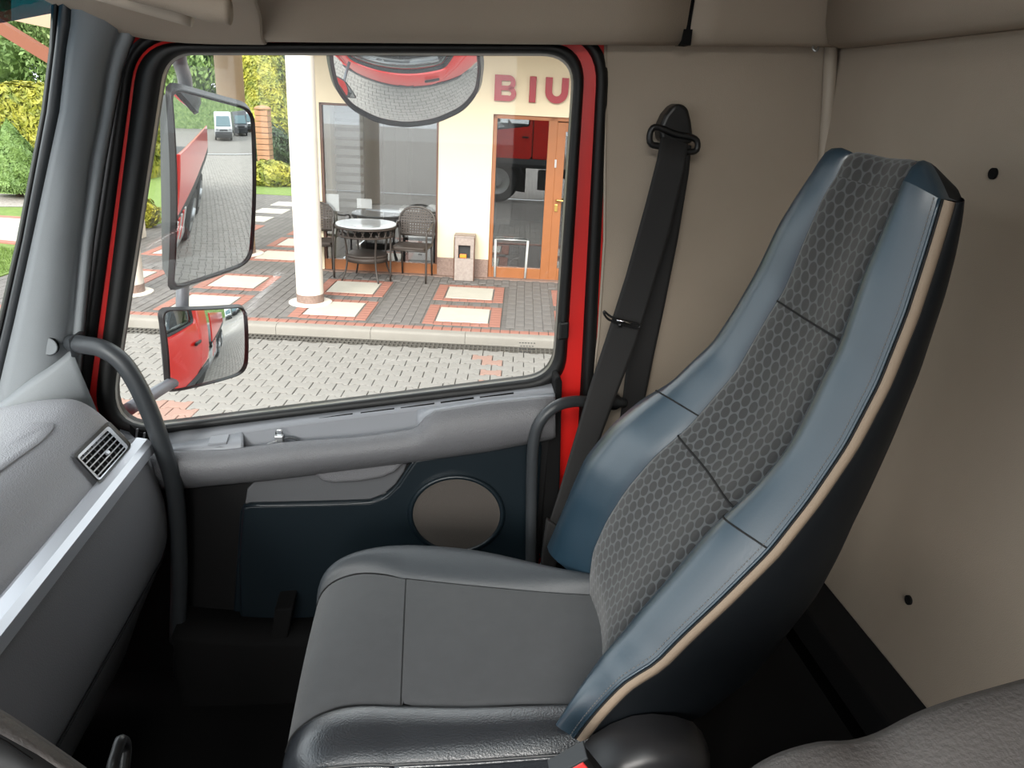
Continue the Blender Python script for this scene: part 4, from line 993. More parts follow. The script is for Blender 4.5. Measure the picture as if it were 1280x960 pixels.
def paper(px0, py0, px1, py1, Y, label, th=.01):
    a, b = PY(px0, py0, Y), PY(px1, py1, Y); o = MB().box((a.x, Y, b.z), (b.x, Y+th, a.z)).build('notice', 'paper_white', bevel=.002); tag(o, label, 'notice', 'white notices in the office window'); return o
paper(405, 242, 424, 264, D+.075, 'taller white notice at the left corner of the window')
paper(446, 248, 465, 261, D+.075, 'white landscape notice in the window above the round table')
a, b = PY(500, 263, D+.45), PY(525, 270, D+.45)
o = box('document_tray', (a.x, D+.40, SW+.755), (b.x, D+.75, SW+.80), 'paper_white'); tag(o, 'white document tray on the desk behind the right chair', 'tray')
o = MB().disc([Vector((-1.22+.12*math.cos(k*.5236)+.015*math.sin(k*7), D+.62+.1*math.sin(k*.5236), SW+.755)) for k in range(12)], 3, lambda t: Vector((0, 0, .09*(1-t*t)+.012*math.sin(t*9)))).build('paper_heap', 'paper_white', smooth=True); tag(o, 'crumpled white paper heap at the right end of the desk', 'paper')
# white hoop rail at the door glass
hp = thing('hoop_rail', (-.1, D+.35, SW), 'low white tubular rail at the glass of the door', 'rail')
pA, pB, pC, pD = PY(619, 331, D+.02), PY(619.5, 299, D+.02), PY(660, 301, D+.02), PY(657, 332, D+.02)
for a, b in ((pA, pB), (pD, pC)): MB().tube([(a.x, D+.02, SW+.01), (b.x, D+.02, b.z)], .016, 10).build('post', 'stripe_white', hp, smooth=True)
MB().tube([(pB.x, D+.02, pB.z), (pC.x, D+.02, pC.z)], .010, 8).build('crossbar', 'steel', hp, smooth=True)
# letters B I U
sg = thing('wall_sign', (0, D-.02, -.02), 'red raised letters BIU on the cream wall above the door', 'sign')
zt, zb_ = .278, -.022
def stroke(boxes, name='letter'):
    mb = MB()
    for (x0, z0, x1, z1) in boxes: mb.box((x0, D-.045, z0), (x1, D, z1))
    return mb
def arcseg(mb, cx, cz, ri, ro, a0, a1, n=12, sx=1):
    P = []
    for k in range(n+1):
        a = R_(a0+(a1-a0)*k/n); P.append((math.cos(a), math.sin(a)))
    v = []; f = []
    for (c, s_) in P:
        for y in (D-.045, D):
            v += [(cx+ri*c*sx, y, cz+ri*s_), (cx+ro*c*sx, y, cz+ro*s_)]
    for k in range(n):
        a = k*4; b = a+4
        f += [(a, a+1, b+1, b), (a+2, b+2, b+3, a+3), (a, b, b+2, a+2), (a+1, a+3, b+3, b+1)]
    f += [(0, 2, 3, 1), (n*4, n*4+1, n*4+3, n*4+2)]
    mb.add(v, f)
bx = -.398; hh = (zt-zb_)
b_ = stroke([(bx, zb_, bx+.085, zt), (bx+.085, zt-.065, bx+.17, zt), (bx+.085, zb_, bx+.18, zb_+.068), (bx+.085, zb_+.125, bx+.18, zb_+.178)])
ru = (zt-(zb_+.125))/2; arcseg(b_, bx+.17, zt-ru, ru-.06, ru, -90, 90); rl = .089; arcseg(b_, bx+.18, zb_+rl, rl-.062, rl, -90, 90)
b_.build('letter', 'sign_red', sg)
stroke([(.030, zb_, .112, zt)]).build('letter', 'sign_red', sg, bevel=.004)
ux_ = .225; uu = stroke([(ux_, zb_+.14, ux_+.085, zt), (ux_+.20, zb_+.14, ux_+.285, zt)]); arcseg(uu, ux_+.1425, zb_+.1425, .0575, .1425, 180, 360, 16); uu.build('letter', 'sign_red', sg)
# ash bin
bn = thing('litter_bin', (-.70, 9.95, SW), 'square stone litter bin against the wall beside the door', 'bin')
bx0, bx1, by0, by1, bz1 = -.83, -.575, 9.88, 10.10, -1.665
MB().box((bx0, by0, SW), (bx1, by1, -1.96)).box((bx0, by0, -1.79), (bx1, by1, bz1-.025)).box((bx0, by0, -1.96), (bx0+.05, by1, -1.79)).box((bx1-.05, by0, -1.96), (bx1, by1, -1.79)).build('bin_body', 'bin_stone', bn, bevel=.004)
MB().box((bx0+.05, by0+.06, -1.96), (bx1-.05, by1, -1.79)).build('bin_opening', 'van_black', bn)
MB().box((bx0+.07, by0+.02, -1.955), (bx1-.10, by0+.06, -1.91)).build('bin_liner', 'lamp_orange', bn, bevel=.003)
MB().box((bx0-.008, by0-.008, bz1-.025), (bx1+.008, by1, bz1)).build('bin_lid', 'bin_stone', bn, bevel=.004)
MB().tube([(bx0-.002, by0-.003, SW), (bx0-.002, by0-.003, bz1), (bx1+.002, by0-.003, bz1), (bx1+.002, by0-.003, SW)], .006, 6).build('bin_edging', 'dark_frame', bn)
# columns
def column(x, y, r, lab, m, top=.95, name='column'):
    c = thing(name, (x, y, SW), lab, 'column', 'round porch columns')
    MB().lathe([(r*1.58, 0), (r*1.58, .012), (r*1.5, .018)], (x, y, SW), 32).build('base_disc', 'column_white', c, smooth=True, auto=40)
    MB().lathe([(r*1.0, .012), (r*1.0, .11)], (x, y, SW), 32).build('granite_collar', 'granite_pink', c, smooth=True, auto=40)
    MB().lathe([(r*.985, .11), (r*.97, 1.5), (r*.95, top-SW)], (x, y, SW), 32).build('shaft', m, c, smooth=True, auto=40)
column(-2.315, 8.40, .150, 'white round column in front of the left wicker chair', 'column_white')
column(-4.36, 8.44, .150, 'white round column at the left edge of the side window', 'column_white')
tc_ = PY(287, 100, 10.9); column(tc_.x, 10.9, .185, 'tan round column rising behind the large side mirror', 'column_tan')
# wicker chair
def chair(x, y, rz, lab):
    t = thing('wicker_chair', (0, 0, 0), lab, 'chair', 'wicker chairs at the round table')
    w_, d_ = .23, .22
    for sx in (-1, 1):
        MB().tube(smoothpath([(sx*w_, -d_-.02, 0), (sx*w_, -d_, .4), (sx*w_, -d_+.005, .58), (sx*w_, -d_+.05, .655), (sx*w_, 0, .67), (sx*(w_-.01), .16, .70)], 4), .013, 8).build('front_leg', 'chair_metal', t, smooth=True)
        MB().tube([(sx*(w_-.03), d_+.03, 0), (sx*(w_-.03), d_-.02, .42)], .012, 8).build('rear_leg', 'chair_metal', t, smooth=True)
    arch = [(-w_+.02, .19, .42), (-w_+.0, .21, .60), (-w_+.005, .235, .76), (-.14, .25, .855), (0, .255, .885), (.14, .25, .855), (w_-.005, .235, .76), (w_, .21, .60), (w_-.02, .19, .42)]
    ar = smoothpath(arch, 5); MB().tube(ar, .013, 8).build('back_frame', 'chair_metal', t, smooth=True)
    MB().tube([(-w_+.02, .20, .53), (w_-.02, .20, .53)], .012, 8).build('back_rail', 'chair_metal', t, smooth=True)
    mb = MB()
    def topz(x): return .545+.325*math.sqrt(max(0, 1-(x/(w_+.01))**4))
    for i in range(13):
        xx = -.205+i*.0342; zt_ = topz(xx)-.01; mb.obox((xx, .2+.03, (.53+zt_)/2), (.0095, 0, 0), (0, .003, 0), (0, .025, (zt_-.53)/2))
    for j in range(10):
        z = .552+j*.033; ww = max(.03, min(w_-.015, (w_+.005)*max(0, 1-((z-.545)/.335)**4)**.25)); yy = .205+(z-.53)*.14
        mb.obox((0, yy, z), (ww, 0, 0), (0, .003, 0), (0, .001, .0085))
    o = mb.build('woven_back', 'wicker', t); o['kind'] = 'stuff'
    MB().loft([[(a*(w_-.005)*k, b*.21*k-.0, z) for a, b in [(-1, .9), (-1, -.8), (-.85, -1), (.85, -1), (1, -.8), (1, .9)]] for k, z in ((.96, .40), (1, .41), (1, .43), (.97, .44))], True, True).build('seat', 'wicker', t, bevel=.004)
    MB().tube([(-w_, -d_, .40), (w_, -d_, .40)], .012, 8).build('seat_rail', 'chair_metal', t, smooth=True)
    mw = EXT @ Matrix.Translation((x, y, SW+.004)) @ Matrix.Rotation(rz, 4, 'Z')
    t.matrix_basis = mw; MW[t.name] = mw
    return t
# build at the frame origin, then move
XFo = XF[0]
def at_origin(fn, *a):
    XF[0] = Matrix.Identity(4); t = fn(*a); XF[0] = XFo; return t
ch1 = at_origin(chair, -1.365, 9.85, R_(-6), 'brown wicker armchair to the right of the round table')
copytree(ch1, EXT @ Matrix.Translation((-2.62, 9.86, SW+.004)) @ Matrix.Rotation(R_(12), 4, 'Z'), 'brown wicker armchair half hidden behind the white column')
# round table
tb = thing('round_table', (-1.94, 9.73, SW), 'round glass topped wicker table between two chairs', 'table')
tx, ty = -1.935, 9.73
MB().lathe([(.0, .688), (.375, .688), (.38, .692), (.38, .704), (.375, .708), (0, .708)], (tx, ty, SW), 36).build('glass_top', 'table_glass_sheen', tb, smooth=True, auto=30)
MB().lathe([(.36, .685), (.385, .68), (.385, .66), (.36, .655)], (tx, ty, SW), 36).build('top_rim', 'wicker', tb, smooth=True)
mb = MB()
for i in range(44):
    a = 2*math.pi*i/44; b = a+.14*(1 if i % 2 else -1)
    mb.tube([(tx+.345*math.cos(a), ty+.345*math.sin(a), SW+.56), (tx+.352*math.cos(b), ty+.352*math.sin(b), SW+.665)], .006, 5)
o = mb.build('woven_apron', 'wicker', tb); o['kind'] = 'stuff'
MB().lathe([(.335, .555), (.355, .555), (.355, .575), (.335, .575)], (tx, ty, SW), 36).build('apron_ring', 'wicker', tb, smooth=True)
MB().lathe([(0, .30), (.26, .30), (.27, .315), (.26, .33), (0, .33)], (tx, ty, SW), 32).build('lower_shelf', 'wicker', tb, smooth=True, auto=40)
MB().lathe([(.25, .24), (.265, .24), (.265, .30), (.25, .30)], (tx, ty, SW), 32).build('shelf_skirt', 'wicker', tb, smooth=True)
for k in range(4):
    a = R_(35+90*k); c, s_ = math.cos(a), math.sin(a)
    MB().tube(smoothpath([(tx+q*c, ty+q*s_, SW+z) for q, z in ((.30, .60), (.275, .45), (.262, .30), (.285, .14), (.345, 0))], 4), .012, 8).build('leg', 'chair_metal', tb, smooth=True)

# ================================================================== GARDEN
def leaves(name, centre, shape, n, size, m, parent, core=True):
    """shape(n) -> (points, outward normals) around the origin"""
    P, N = shape(n); rng = np.random
    t = rng.normal(size=P.shape); t -= (t*N).sum(1)[:, None]*N; t /= np.linalg.norm(t, axis=1)[:, None]+1e-6
    nn = N+rng.normal(size=P.shape)*.55; nn /= np.linalg.norm(nn, axis=1)[:, None]; b = np.cross(nn, t)
    s = size*(0.6+.8*rng.rand(len(P)))[:, None]; P = P+np.array(centre)
    v = np.stack([P-t*s, P+b*s*.45, P+t*s, P-b*s*.45], 1).reshape(-1, 3)
    f = np.arange(len(v)).reshape(-1, 4)
    me = bpy.data.meshes.new(name); c = np.array(centre, float); me.from_pydata([tuple(q) for q in v-c], [], [tuple(q) for q in f]); me.materials.append(M[m])
    o = bpy.data.objects.new(name, me); col.objects.link(o); put(o, XF[0] @ Matrix.Translation(Vector(centre)), parent); return o
def ellip(rx, ry, rz, lump=.12, deep=.25):
    def f(n):
        d = np.random.normal(size=(n, 3)); d /= np.linalg.norm(d, axis=1)[:, None]
        k = 1+lump*np.sin(d[:, 0]*7+d[:, 2]*5)*np.sin(d[:, 1]*6+2*d[:, 2]*3)+lump*.6*np.sin(d[:, 2]*13+d[:, 0]*11)
        k *= 1-deep*np.random.rand(n)**2
        return d*k[:, None]*np.array([rx, ry, rz]), d
    return f
def cone(r, hgt, lump=.08):
    def f(n):
        u = 1-np.sqrt(np.random.rand(n)); a = np.random.rand(n)*2*np.pi
        rr = r*np.sin(np.clip((1-u), 0, 1)*np.pi*.5)**.9*np.where(u < .12, .75+u*2.1, 1)*(1+lump*np.sin(a*5+u*18))*(1-.2*np.random.rand(n)**2)
        return np.stack([rr*np.cos(a), rr*np.sin(a), u*hgt], 1), np.stack([np.cos(a)*.9, np.sin(a)*.9, np.full(n, .4)], 1)
    return f
def boxy(lx, ly, lz, lump=.07):
    def f(n):
        q = np.random.rand(n, 3)*2-1; face = np.random.rand(n); N = np.zeros((n, 3))
        top = face < .3; fr_ = (face >= .3) & (face < .75); bk_ = face >= .75
        q[top, 2] = 1; N[top, 2] = 1; q[fr_, 1] = -1; N[fr_, 1] = -1; q[bk_, 0] = np.sign(q[bk_, 0]); N[bk_, 0] = q[bk_, 0]
        P = q*np.array([lx, ly, lz]); P += N*(lump*np.sin(P[:, [0]]*4+P[:, [2]]*5)+lump*np.random.normal(size=(n, 1))*.6)
        return P, N
    return f
def core_ell(c, r, m, parent, k=.74):
    mb = MB(); rows = []
    for i in range(1, 10):
        th = math.pi*i/10; rows.append([(c[0]+k*r[0]*math.sin(th)*math.cos(a), c[1]+k*r[1]*math.sin(th)*math.sin(a), c[2]+k*r[2]*math.cos(th)) for a in [2*math.pi*j/14 for j in range(14)]])
    return mb.loft(rows, True, True).build('inner_foliage', m, parent, smooth=True)
def shrub(c, r, m, lab, cat='shrub', n=2500, size=.05, name='shrub', group=None):
    t = thing(name, (c[0], c[1], SW), lab, cat, group); leaves('foliage', c, ellip(*r), n, size, m, t); core_ell(c, r, m, t); return t
def conifer(x, y, z0, r, hgt, m, lab, n=6000, size=.05, name='conifer'):
    t = thing(name, (x, y, SW), lab, 'conifer', None); leaves('foliage', (x, y, z0), cone(r, hgt), n, size, m, t)
    rows = [[(x+r*.85*math.sin(max(0, 1-u)*math.pi/2)**.9*(.75+2.1*u if u < .12 else 1)*math.cos(a), y+r*.85*math.sin((1-u)*math.pi/2)**.9*(.75+2.1*u if u < .12 else 1)*math.sin(a), z0+u*hgt) for a in [2*math.pi*j/16 for j in range(16)]] for u in (0, .06, .12, .3, .5, .7, .85, .95)]
    MB().loft(rows, True, True).build('inner_foliage', m, t, smooth=True)
    if z0 > SW+.02: MB().tube([(x, y, SW), (x, y, z0+.2)], .07, 10).build('trunk', 'bark', t, smooth=True)
    return t
def tree(x, y, zc, r, m, lab, n=7000, size=.16, trunk=True):
    t = thing('tree', (x, y, SW), lab, 'tree', 'trees behind the garden'); leaves('crown', (x, y, zc), ellip(*r, lump=.22, deep=.4), n, size, m, t); core_ell((x, y, zc), r, m, t, .72)
    MB().tube([(x, y, SW-.05), (x+.1, y, zc)], .16, 8).build('trunk', 'bark', t, smooth=True)
    return t
lw = thing('lawn', (-9, 14, SW), 'green lawn of the garden beside the office', 'lawn', kind='structure')
def flat(name, pts, z, m, parent): return MB().prism([(x, y, z) for x, y in pts], (0, 0, -.1)).build(name, m, parent)
flat('lawn_patch', [(-40, 7.75), (-6.1, 7.75), (-6.1, 9.9), (-7.2, 11.2), (-40, 12.2)], SW+.012, 'lawn', lw)
flat('lawn_patch', [(-40, 12.2), (-7.2, 11.2), (-6.1, 9.9), (-6.1, 17.5), (-2.7, 17.5), (-2.7, 40), (-40, 40)], SW+.004, 'lawn', lw)
# grass blades on the near lawn
vv = []; ff = []
for k in range(26000):
    x, y = random.uniform(-12, -6.15), random.uniform(7.8, 10.35); a = random.uniform(0, 6.28); q = len(vv); hgt = random.uniform(.03, .06)
    vv += [(x-.006*math.cos(a), y-.006*math.sin(a), SW+.01), (x+.006*math.cos(a), y+.006*math.sin(a), SW+.01), (x+random.uniform(-.02, .02), y+random.uniform(-.02, .02), SW+.01+hgt)]; ff.append((q, q+1, q+2))
mb = MB(); mb.v = [Vector(p) for p in vv]; mb.f = ff; o = mb.build('grass', 'grass_blade', lw, uvs=[(0, 0)]*len(vv)); o['kind'] = 'stuff'
gp = thing('garden_path', (-8, 12, SW), 'pale slab path with pink edging crossing the lawn', 'path', kind='structure')
flat('path_bed', [(-20, 11.6), (-8.0, 11.0), (-6.1, 10.6), (-6.1, 12.6), (-8.0, 12.7), (-20, 13.2)], SW+.02, 'slab_cream', gp)
flat('path_edge', [(-20, 11.45), (-8.0, 10.85), (-6.1, 10.45), (-6.1, 10.6), (-8, 11.0), (-20, 11.6)], SW+.03, 'paver_red', gp)
flat('path_edge', [(-20, 13.2), (-8.0, 12.7), (-6.1, 12.6), (-6.1, 12.75), (-8, 12.85), (-20, 13.35)], SW+.03, 'paver_red', gp)
g = MB().disc([Vector((-9.9+1.3*math.cos(k*.4189), 14.6+.8*math.sin(k*.4189), SW+.01)) for k in range(15)], 3, lambda t: Vector((0, 0, .10*(1-t*t)))).build('gravel_bed', 'gravel', smooth=True); tag(g, 'pale gravel bed around the cone shaped conifer', 'gravel bed')
g = MB().disc([Vector((-7.3+.9*math.cos(k*.4189), 13.5+.45*math.sin(k*.4189), SW+.01)) for k in range(15)], 3, lambda t: Vector((0, 0, .07*(1-t*t)))).build('gravel_bed', 'gravel', smooth=True); tag(g, 'white gravel bed below the yellow shrubs', 'gravel bed')
# hedge
hd = thing('hedge', (-15, 21, SW), 'long yellow green clipped hedge behind the lawn', 'hedge')
def hedge(cx, cy, lx, ly, lz, m, n, parent):
    leaves('foliage', (cx, cy, SW+lz), boxy(lx, ly, lz), n, .075, m, parent); MB().box((cx-lx*.99, cy-ly*.85, SW), (cx+lx*.99, cy+ly*.9, SW+lz*1.93)).build('inner_foliage', m, parent)
hedge(-18.0, 20.5, 7.6, .6, .97, 'leaf_yellow', 60000, hd)
hd2 = thing('hedge', (-9.6, 20, SW), 'shorter yellow hedge seen beside the left mirror', 'hedge'); hedge(-9.75, 19.6, .62, .7, .98, 'leaf_yellow', 9000, hd2)
cp = EXT
c1 = PZ(26, 252, SW); conifer(c1.x, c1.y, SW+.22, .50, 1.25, 'leaf_conifer', 'cone shaped clipped green conifer seen through the windscreen', 16000, .045)
c2 = PZ(186, 214, SW); conifer(c2.x, c2.y, SW+.08, .42, 1.0, 'leaf_conifer', 'small round green conifer beside the left edge of the mirror', 7000, .05)
s = PZ(187, 284, SW)
shrub((s.x-.25, s.y, SW+.22), (.42, .3, .26), 'leaf_yellow', 'low yellow shrub on the gravel beside the mirror arm', n=2500)
shrub((s.x-.75, s.y+.7, SW+.30), (.35, .35, .38), 'leaf_dark', 'round dark green shrub behind the low yellow shrub', n=2500)
s = PZ(339, 232, SW); shrub((s.x, s.y, SW+.25), (.62, .4, .34), 'leaf_yellow', 'bright yellow bush at the end of the forecourt', n=4000, size=.06)
s = PZ(330, 214, SW); shrub((s.x-.1, s.y+.6, SW+.55), (.75, .6, .75), 'leaf_dark', 'dark green bush behind the bright yellow bush', n=5000, size=.06)
s = PZ(352, 196, SW); shrub((s.x+.5, s.y, SW+.8), (.95, .8, .95), 'leaf_mid', 'rounded bright green bush beside the white column', n=6000, size=.08)
q = PY(331, 120, 26); t = conifer(q.x, 26, SW+.05, .85, 6.2, 'leaf_yellow', 'tall yellow green columnar conifer behind the lantern pillar', 22000, .09)
q = PY(352, 130, 28); shrub((q.x, 28, SW+1.6), (1.0, 1.0, 2.1), 'leaf_bluegreen', 'blue green leafy tree between yellow conifer and column', 'tree', 7000, .11, 'tree')
q = PY(350, 98, 29); shrub((q.x+.2, 31, q.z), (1.0, .8, .9), 'leaf_purple', 'small purple leaved tree top behind the garden', 'tree', 2500, .11, 'tree')
# brick lantern pillar
lp_ = thing('lantern_pillar', (0, 0, 0), 'orange brick garden pillar with a round clay cap', 'pillar')
q = PY(328, 135, 21); bq = (q.x, 21.0)
put(lp_, EXT @ Matrix.Translation((q.x, 21, SW)))
zt_ = PY(328, 137, 21).z
nb = 12
for k in range(nb):
    z0 = SW+(zt_-SW)*k/nb; z1 = SW+(zt_-SW)*(k+1)/nb-.012; ww = .165
    MB().box((q.x-ww, 21-ww, z0), (q.x+ww, 21+ww, z1)).build('brick_course', 'brick_orange', lp_, bevel=.008)
MB().lathe([(.21, 0), (.22, .03), (.15, .08), (0, .11)], (q.x, 21, zt_), 20).build('cap', 'brick_orange', lp_, smooth=True)
# trees
for i, (x, y, zc, r, m, lab) in enumerate([
    (-27, 30, 1.5, (4.2, 3, 4.4), 'leaf_mid', 'pale green tree above the hedge at the far left'),
    (-20.5, 29, 1.0, (3.8, 3, 4.0), 'leaf_green', 'darker green tree behind the middle of the hedge'),
    (-16.5, 32, 2.2, (4.0, 3, 5.0), 'leaf_mid', 'bright green tree seen between windscreen edge and pillar'),
    (-12.2, 27, .8, (2.2, 2, 3.8), 'leaf_green', 'green tree directly behind the top of the big mirror'),
    (-9.4, 30, 1.2, (2.6, 2.2, 4.4), 'leaf_dark', 'dark green tree left of the tan column'),
    (-6.6, 34, 2.0, (3.4, 2.5, 5.2), 'leaf_green', 'broad green tree behind the yellow conifer'),
    (-36, 34, 2.0, (6, 4, 5.5), 'leaf_green', 'large green tree at the left end of the garden'),
    (-2.5, 36, 2.0, (4, 3, 5), 'leaf_dark', 'dark tree behind the office building')]):
    tree(x, y, zc, r, m, lab, 26000, .10)
# sloping roof edge seen through the windscreen
cpv = thing('carport', (-8, 11, SW), 'sloping brown roof beam with pale soffit above the garden', 'roof')
a, b = PY(-90, -22, 11), PY(135, 115, 11)
dv = (b-a).normalized(); nv = Vector((-dv.z, 0, dv.x)); nv = nv if nv.z > 0 else -nv
MB().obox((a+b)/2, dv*((b-a).length/2), (0, .08, 0), nv*.075).build('roof_beam', 'beam_brown', cpv)
a2, b2 = PY(-30, 22, 11.4), PY(125, 62, 11.4)
MB().prism([PY(14, 25, 11.6), PY(66, 36, 11.6), PY(140, 52, 11.6), PY(140, -20, 11.6), PY(14, -20, 11.6)], (0, .8, 0)).build('soffit', 'soffit', cpv)
b3 = PY(118, 108, 11); MB().box((b3.x-.08, 10.95, SW), (b3.x+.08, 11.8, b3.z+.02)).build('post', 'column_white', cpv)

# ================================================================== TRUCK OUTSIDE (mirrors show it)
XF[0] = CAB
tk = thing('truck_body', (-.4, 1.4, -2.35), 'red truck body around and behind the cab reflected in the mirrors', 'truck')
MB().box((.40, 1.50, -1.30), (.86, 1.59, .40)).build('cab_side', 'red_paint', tk, bevel=.03, seg=3)
MB().box((-.62, -.90, ROOF+.03), (-.45, 1.56, ROOF+.07)).box((.2, -.90, ROOF+.03), (.86, 1.56, ROOF+.07)).box((-.45, -.90, ROOF+.03), (.2, -.6, ROOF+.07)).box((-.45, .12, ROOF+.03), (.2, 1.56, ROOF+.07)).build('roof_skin', 'red_paint', tk)
MB().box((.80, -.86, -1.3), (.86, 1.5, ROOF+.03)).build('cab_back', 'red_paint', tk)
MB().loft([[(x, 1.60, -1.30), (x, 1.62, -1.42), (x, 1.58, -1.50), (x, 1.3, -1.50)] for x in (-1.15, -.5, .4, .86)]).build('lower_sill', 'tube_black', tk, solid=.02)
MB().loft([[(-.43+q*math.cos(R_(a)), y, -1.85+q*math.sin(R_(a))) for q, y in ((.60, 1.15), (.60, 1.56), (.68, 1.58))] for a in range(0, 181, 15)]).build('wheel_arch', 'van_black', tk, smooth=True, solid=.01)
MB().box((-1.22, -.86, -1.75), (-1.12, 1.56, -.64)).build('front_panel', 'red_paint', tk, bevel=.04, seg=3)
MB().box((-1.2, -.86, -1.75), (-.95, 1.58, -1.30)).build('front_corner', 'red_paint', tk, bevel=.04, seg=3)
def wheel(x, y, z, parent):
    w_ = MB().lathe([(.30, -.13), (.46, -.15), (.50, -.11), (.50, .11), (.46, .15), (.30, .13)], (x, y, z), 32, 'Y').build('tyre', 'tyre', parent, smooth=True, auto=50)
    MB().lathe([(.30, -.02), (.31, .155), (.28, .15), (.25, .135), (.14, .135), (.12, .19), (.0, .19)], (x, y, z), 24, 'Y').build('rim', 'rim_grey', w_, smooth=True, auto=40)
for x in (-.43, 3.4, 4.75): wheel(x, 1.38, -1.85, tk)
MB().box((.9, -.5, -1.75), (7.0, 1.0, -1.45)).build('chassis', 'van_black', tk)
MB().lathe([(.0, 0), (.27, .01), (.29, .03), (.29, 1.1), (.27, 1.12), (0, 1.13)], (1.25, 1.25, -1.72), 24, 'X').build('fuel_tank', 'rim_grey', tk, smooth=True, auto=40)
MB().box((.55, 1.2, -2.0), (1.05, 1.55, -1.55)).build('battery_box', 'van_black', tk, bevel=.02)
MB().tube([(1.0, 1.2, -1.5), (1.0, 1.2, .55)], .07, 12).build('exhaust_stack', 'rim_grey', tk, smooth=True)
MB().box((1.35, -.86, -1.25), (7.1, 1.56, -1.1)).build('load_bed', 'van_black', tk, bevel=.01)
MB().box((1.35, 1.52, -1.1), (7.1, 1.56, -.45)).build('bed_side', 'red_paint', tk, bevel=.01)
for k in range(5): MB().box((1.3+k*.12, 1.565, -1.5), (1.36+k*.12, 1.585, -1.14)).build('warning_stripe', 'stripe_white' if k % 2 == 0 else 'red_paint', tk)
MB().box((1.4, 0, -1.1), (2.0, 1.2, .55)).build('crane_post', 'red_paint', tk, bevel=.05)

# ---- mirrors
def mirror(name, lab, loop_px, c_px, Yc, rdir, Rc, depth, shell_m='mirror_housing', rim=.010, grow_=1.04):
    c = PY(*c_px, Yc); d = c.normalized(); rr = Vector(rdir).normalized(); n = (rr-d).normalized()
    t = thing(name, c, lab, 'mirror', 'passenger side mirrors')
    L = [PN(x, y, c, n) for x, y in rloop(loop_px, 6)]
    cc = sum(L, Vector())/len(L)
    mx = max((p-cc).length for p in L)
    # glass: cap of a sphere of radius Rc, bulging towards the viewer
    def even(P, n):
        P = P+[P[0]]; d = [0]
        for a, b in zip(P, P[1:]): d.append(d[-1]+(b-a).length)
        o_ = []
        for k in range(n):
            s_ = d[-1]*k/n; i = max(j for j in range(len(P)-1) if d[j] <= s_); o_.append(P[i].lerp(P[i+1], (s_-d[i])/max(1e-9, d[i+1]-d[i])))
        return o_
    L = even(L, 96); cc = sum(L, Vector())/len(L)
    Li = [cc+(p-cc)*.966 for p in L]
    mb = MB(); rings = 16; b0 = 0; mb.v.append(cc.copy())
    for k in range(1, rings+1):
        for p in Li: q = cc.lerp(p, k/rings); s_ = (q-cc).length; mb.v.append(q-n*(Rc-math.sqrt(Rc*Rc-s_*s_)))
    N = len(Li)
    for j in range(N): mb.f.append((0, 1+j, 1+(j+1) % N))
    for k in range(rings-1):
        for j in range(N): j2 = (j+1) % N; a = 1+k*N; e = a+N; mb.f.append((a+j, e+j, e+j2, a+j2))
    rimz = [q for q in mb.v[-N:]]
    mb.build('mirror_glass', 'mirror_silver', t, smooth=True)
    o1 = [cc+(p-cc)*1.0+(q-cc).project(n) for p, q in zip(L, rimz)]
    o2 = [cc+(p-cc)*grow_+(q-cc).project(n)-n*.012 for p, q in zip(L, rimz)]
    MB().loft([[q-n*.004 for q in rimz], [q+n*.004 for q in rimz], [(a+b)/2+n*.007 for a, b in zip(rimz, o1)], o1, o2], True).build('mirror_rim', 'black_plastic', t, smooth=True)
    ctr = cc-n*depth
    rows = [o2]
    for k, s_ in ((.35, .98), (.65, .9), (.9, .7), (1.0, .45)): rows.append([ctr.lerp(cc, 1-k)+(p-cc)*s_ for p in L])
    MB().loft(rows, True, True).build('mirror_housing', shell_m, t, smooth=True, auto=60)
    return t, c, n
m1, mc1, mn1 = mirror('side_mirror', 'tall main side mirror with dark rim on its tubular arm', [(219, 108, 16), (322, 136, 16), (319, 331, 18), (221, 366, 14)], (272, 236), 1.98, (1, .0, -.29), 1.5, .11)
m2, mc2, mn2 = mirror('wide_angle_mirror', 'smaller wide angle mirror below the tall side mirror', [(207, 389, 12), (313, 384, 12), (314, 468, 16), (216, 494, 12)], (262, 438), 1.95, (1, -.24, -.32), .50, .09)
m3_, mc3, mn3 = mirror('kerb_mirror', 'curved kerb view mirror above the passenger window', [(409, 72, 10), (599, 60, 12), (603, 100, 8), (599, 128, 10), (581, 147, 10), (546, 160, 12), (507, 165, 12), (470, 161, 12), (436, 146, 10), (418, 124, 10), (411, 95, 8)], (505, 113), 1.80, (.0, -.10, -1), .40, .10)
MB().tube(smoothpath([PY(222, 40, 1.86), PY(224, 75, 1.92), PY(231, 100, 1.99), PY(233, 150, 2.03), PY(230, 300, 2.03), PY(228, 372, 2.0), PY(228, 430, 2.0)], 4), .016, 10).build('arm_tube', 'alu_tube', m1, smooth=True)
MB().tube(smoothpath([PY(222, 40, 1.86), PY(216, 10, 1.75), PY(205, -20, 1.6)], 4), .016, 10).build('upper_arm', 'alu_tube', m1, smooth=True)
MB().tube([PY(235, 468, 1.99), PY(205, 484, 1.85), PY(160, 512, 1.6)], .015, 10).build('lower_arm', 'alu_tube', m2, smooth=True)
MB().tube(smoothpath([mc3-mn3*.08, mc3-mn3*.09+Vector((0, -.1, .12)), Vector((mc3.x, 1.58, .30))], 4), .018, 10).build('mirror_arm', 'van_black', m3_, smooth=True)

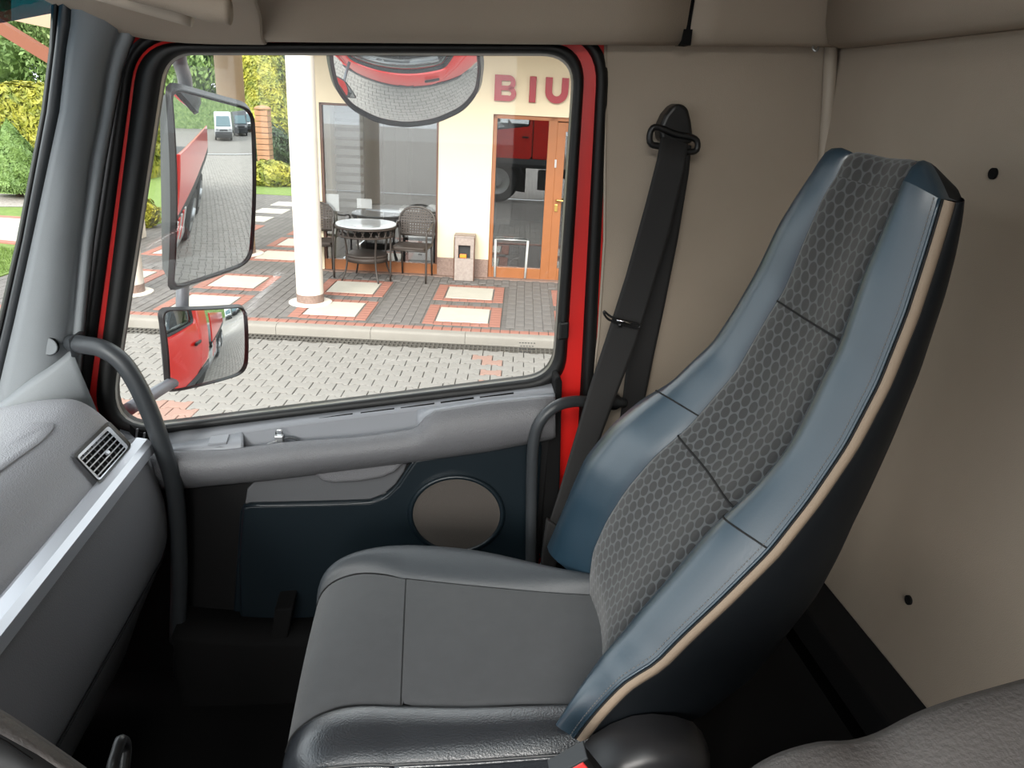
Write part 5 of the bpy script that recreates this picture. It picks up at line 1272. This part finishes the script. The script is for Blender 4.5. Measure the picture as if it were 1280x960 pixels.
# ---- vans parked far behind, seen in the mirror
def van(x, y, rz, lab, m):
    t = thing('van', (0, 0, 0), lab, 'van', 'vans parked behind the truck')
    pr = [(-2.6, .35), (-2.6, 1.0), (-2.35, 1.15), (-1.65, 1.95), (-1.3, 2.3), (2.5, 2.35), (2.6, 1.8), (2.6, .35)]
    MB().prism([(a, -.98, b) for a, b in pr], (0, 1.96, 0)).build('body', m, t, bevel=.08, seg=3)
    MB().prism([(-2.365, -.82, 1.17), (-2.365, .82, 1.17), (-1.69, .74, 1.94), (-1.69, -.74, 1.94)], (-.03, 0, .025)).build('windscreen', 'van_glass', t)
    MB().box((-2.68, -.95, .28), (-2.5, .95, .75)).build('bumper', 'van_black', t, bevel=.04)
    MB().box((-2.63, -.45, .80), (-2.58, .45, .95)).build('grille', 'van_black', t)
    for sy in (-1, 1):
        MB().box((-2.64, sy*.72-.16, .82), (-2.5, sy*.72+.16, 1.02)).build('headlight', 'rim_grey', t, bevel=.02)
        MB().box((-1.75, sy*.985-.01, 1.25), (-.7, sy*.985+.01, 1.9)).build('side_window', 'van_glass', t)
        for xx in (-1.7, 1.7): MB().lathe([(.0, -.1), (.33, -.1), (.34, -.06), (.34, .06), (.33, .1), (0, .1)], (xx, sy*.9, .34), 20, 'Y').build('wheel', 'tyre', t, smooth=True, auto=40)
    mw = CAB @ Matrix.Translation((x, y, -2.35)) @ Matrix.Rotation(rz, 4, 'Z'); t.matrix_basis = mw; MW[t.name] = mw; return t
def van_o(*a):
    XF[0] = Matrix.Identity(4); t = van(*a); XF[0] = CAB; return t
v1 = van_o(24, 2.6, 0, 'white panel van nearest the truck in the tall mirror', 'van_white')
van_o(29, 5.2, 0, 'dark van between two white vans in the tall mirror', 'mirror_housing')
copytree(v1, CAB @ Matrix.Translation((34.4, 7.5, -2.35)), 'white panel van at the right of the tall mirror')
XF[0] = CAB
hb = thing('hedge', (40, 5, -2.35), 'tall green hedge behind the parked vans', 'hedge')
leaves('foliage', (38, 4, 1.6), boxy(.8, 22, 4.0), 40000, .16, 'leaf_green', hb); MB().box((37.4, -17, -2.35), (38.6, 25, 5.4)).build('inner_foliage', 'leaf_green', hb)
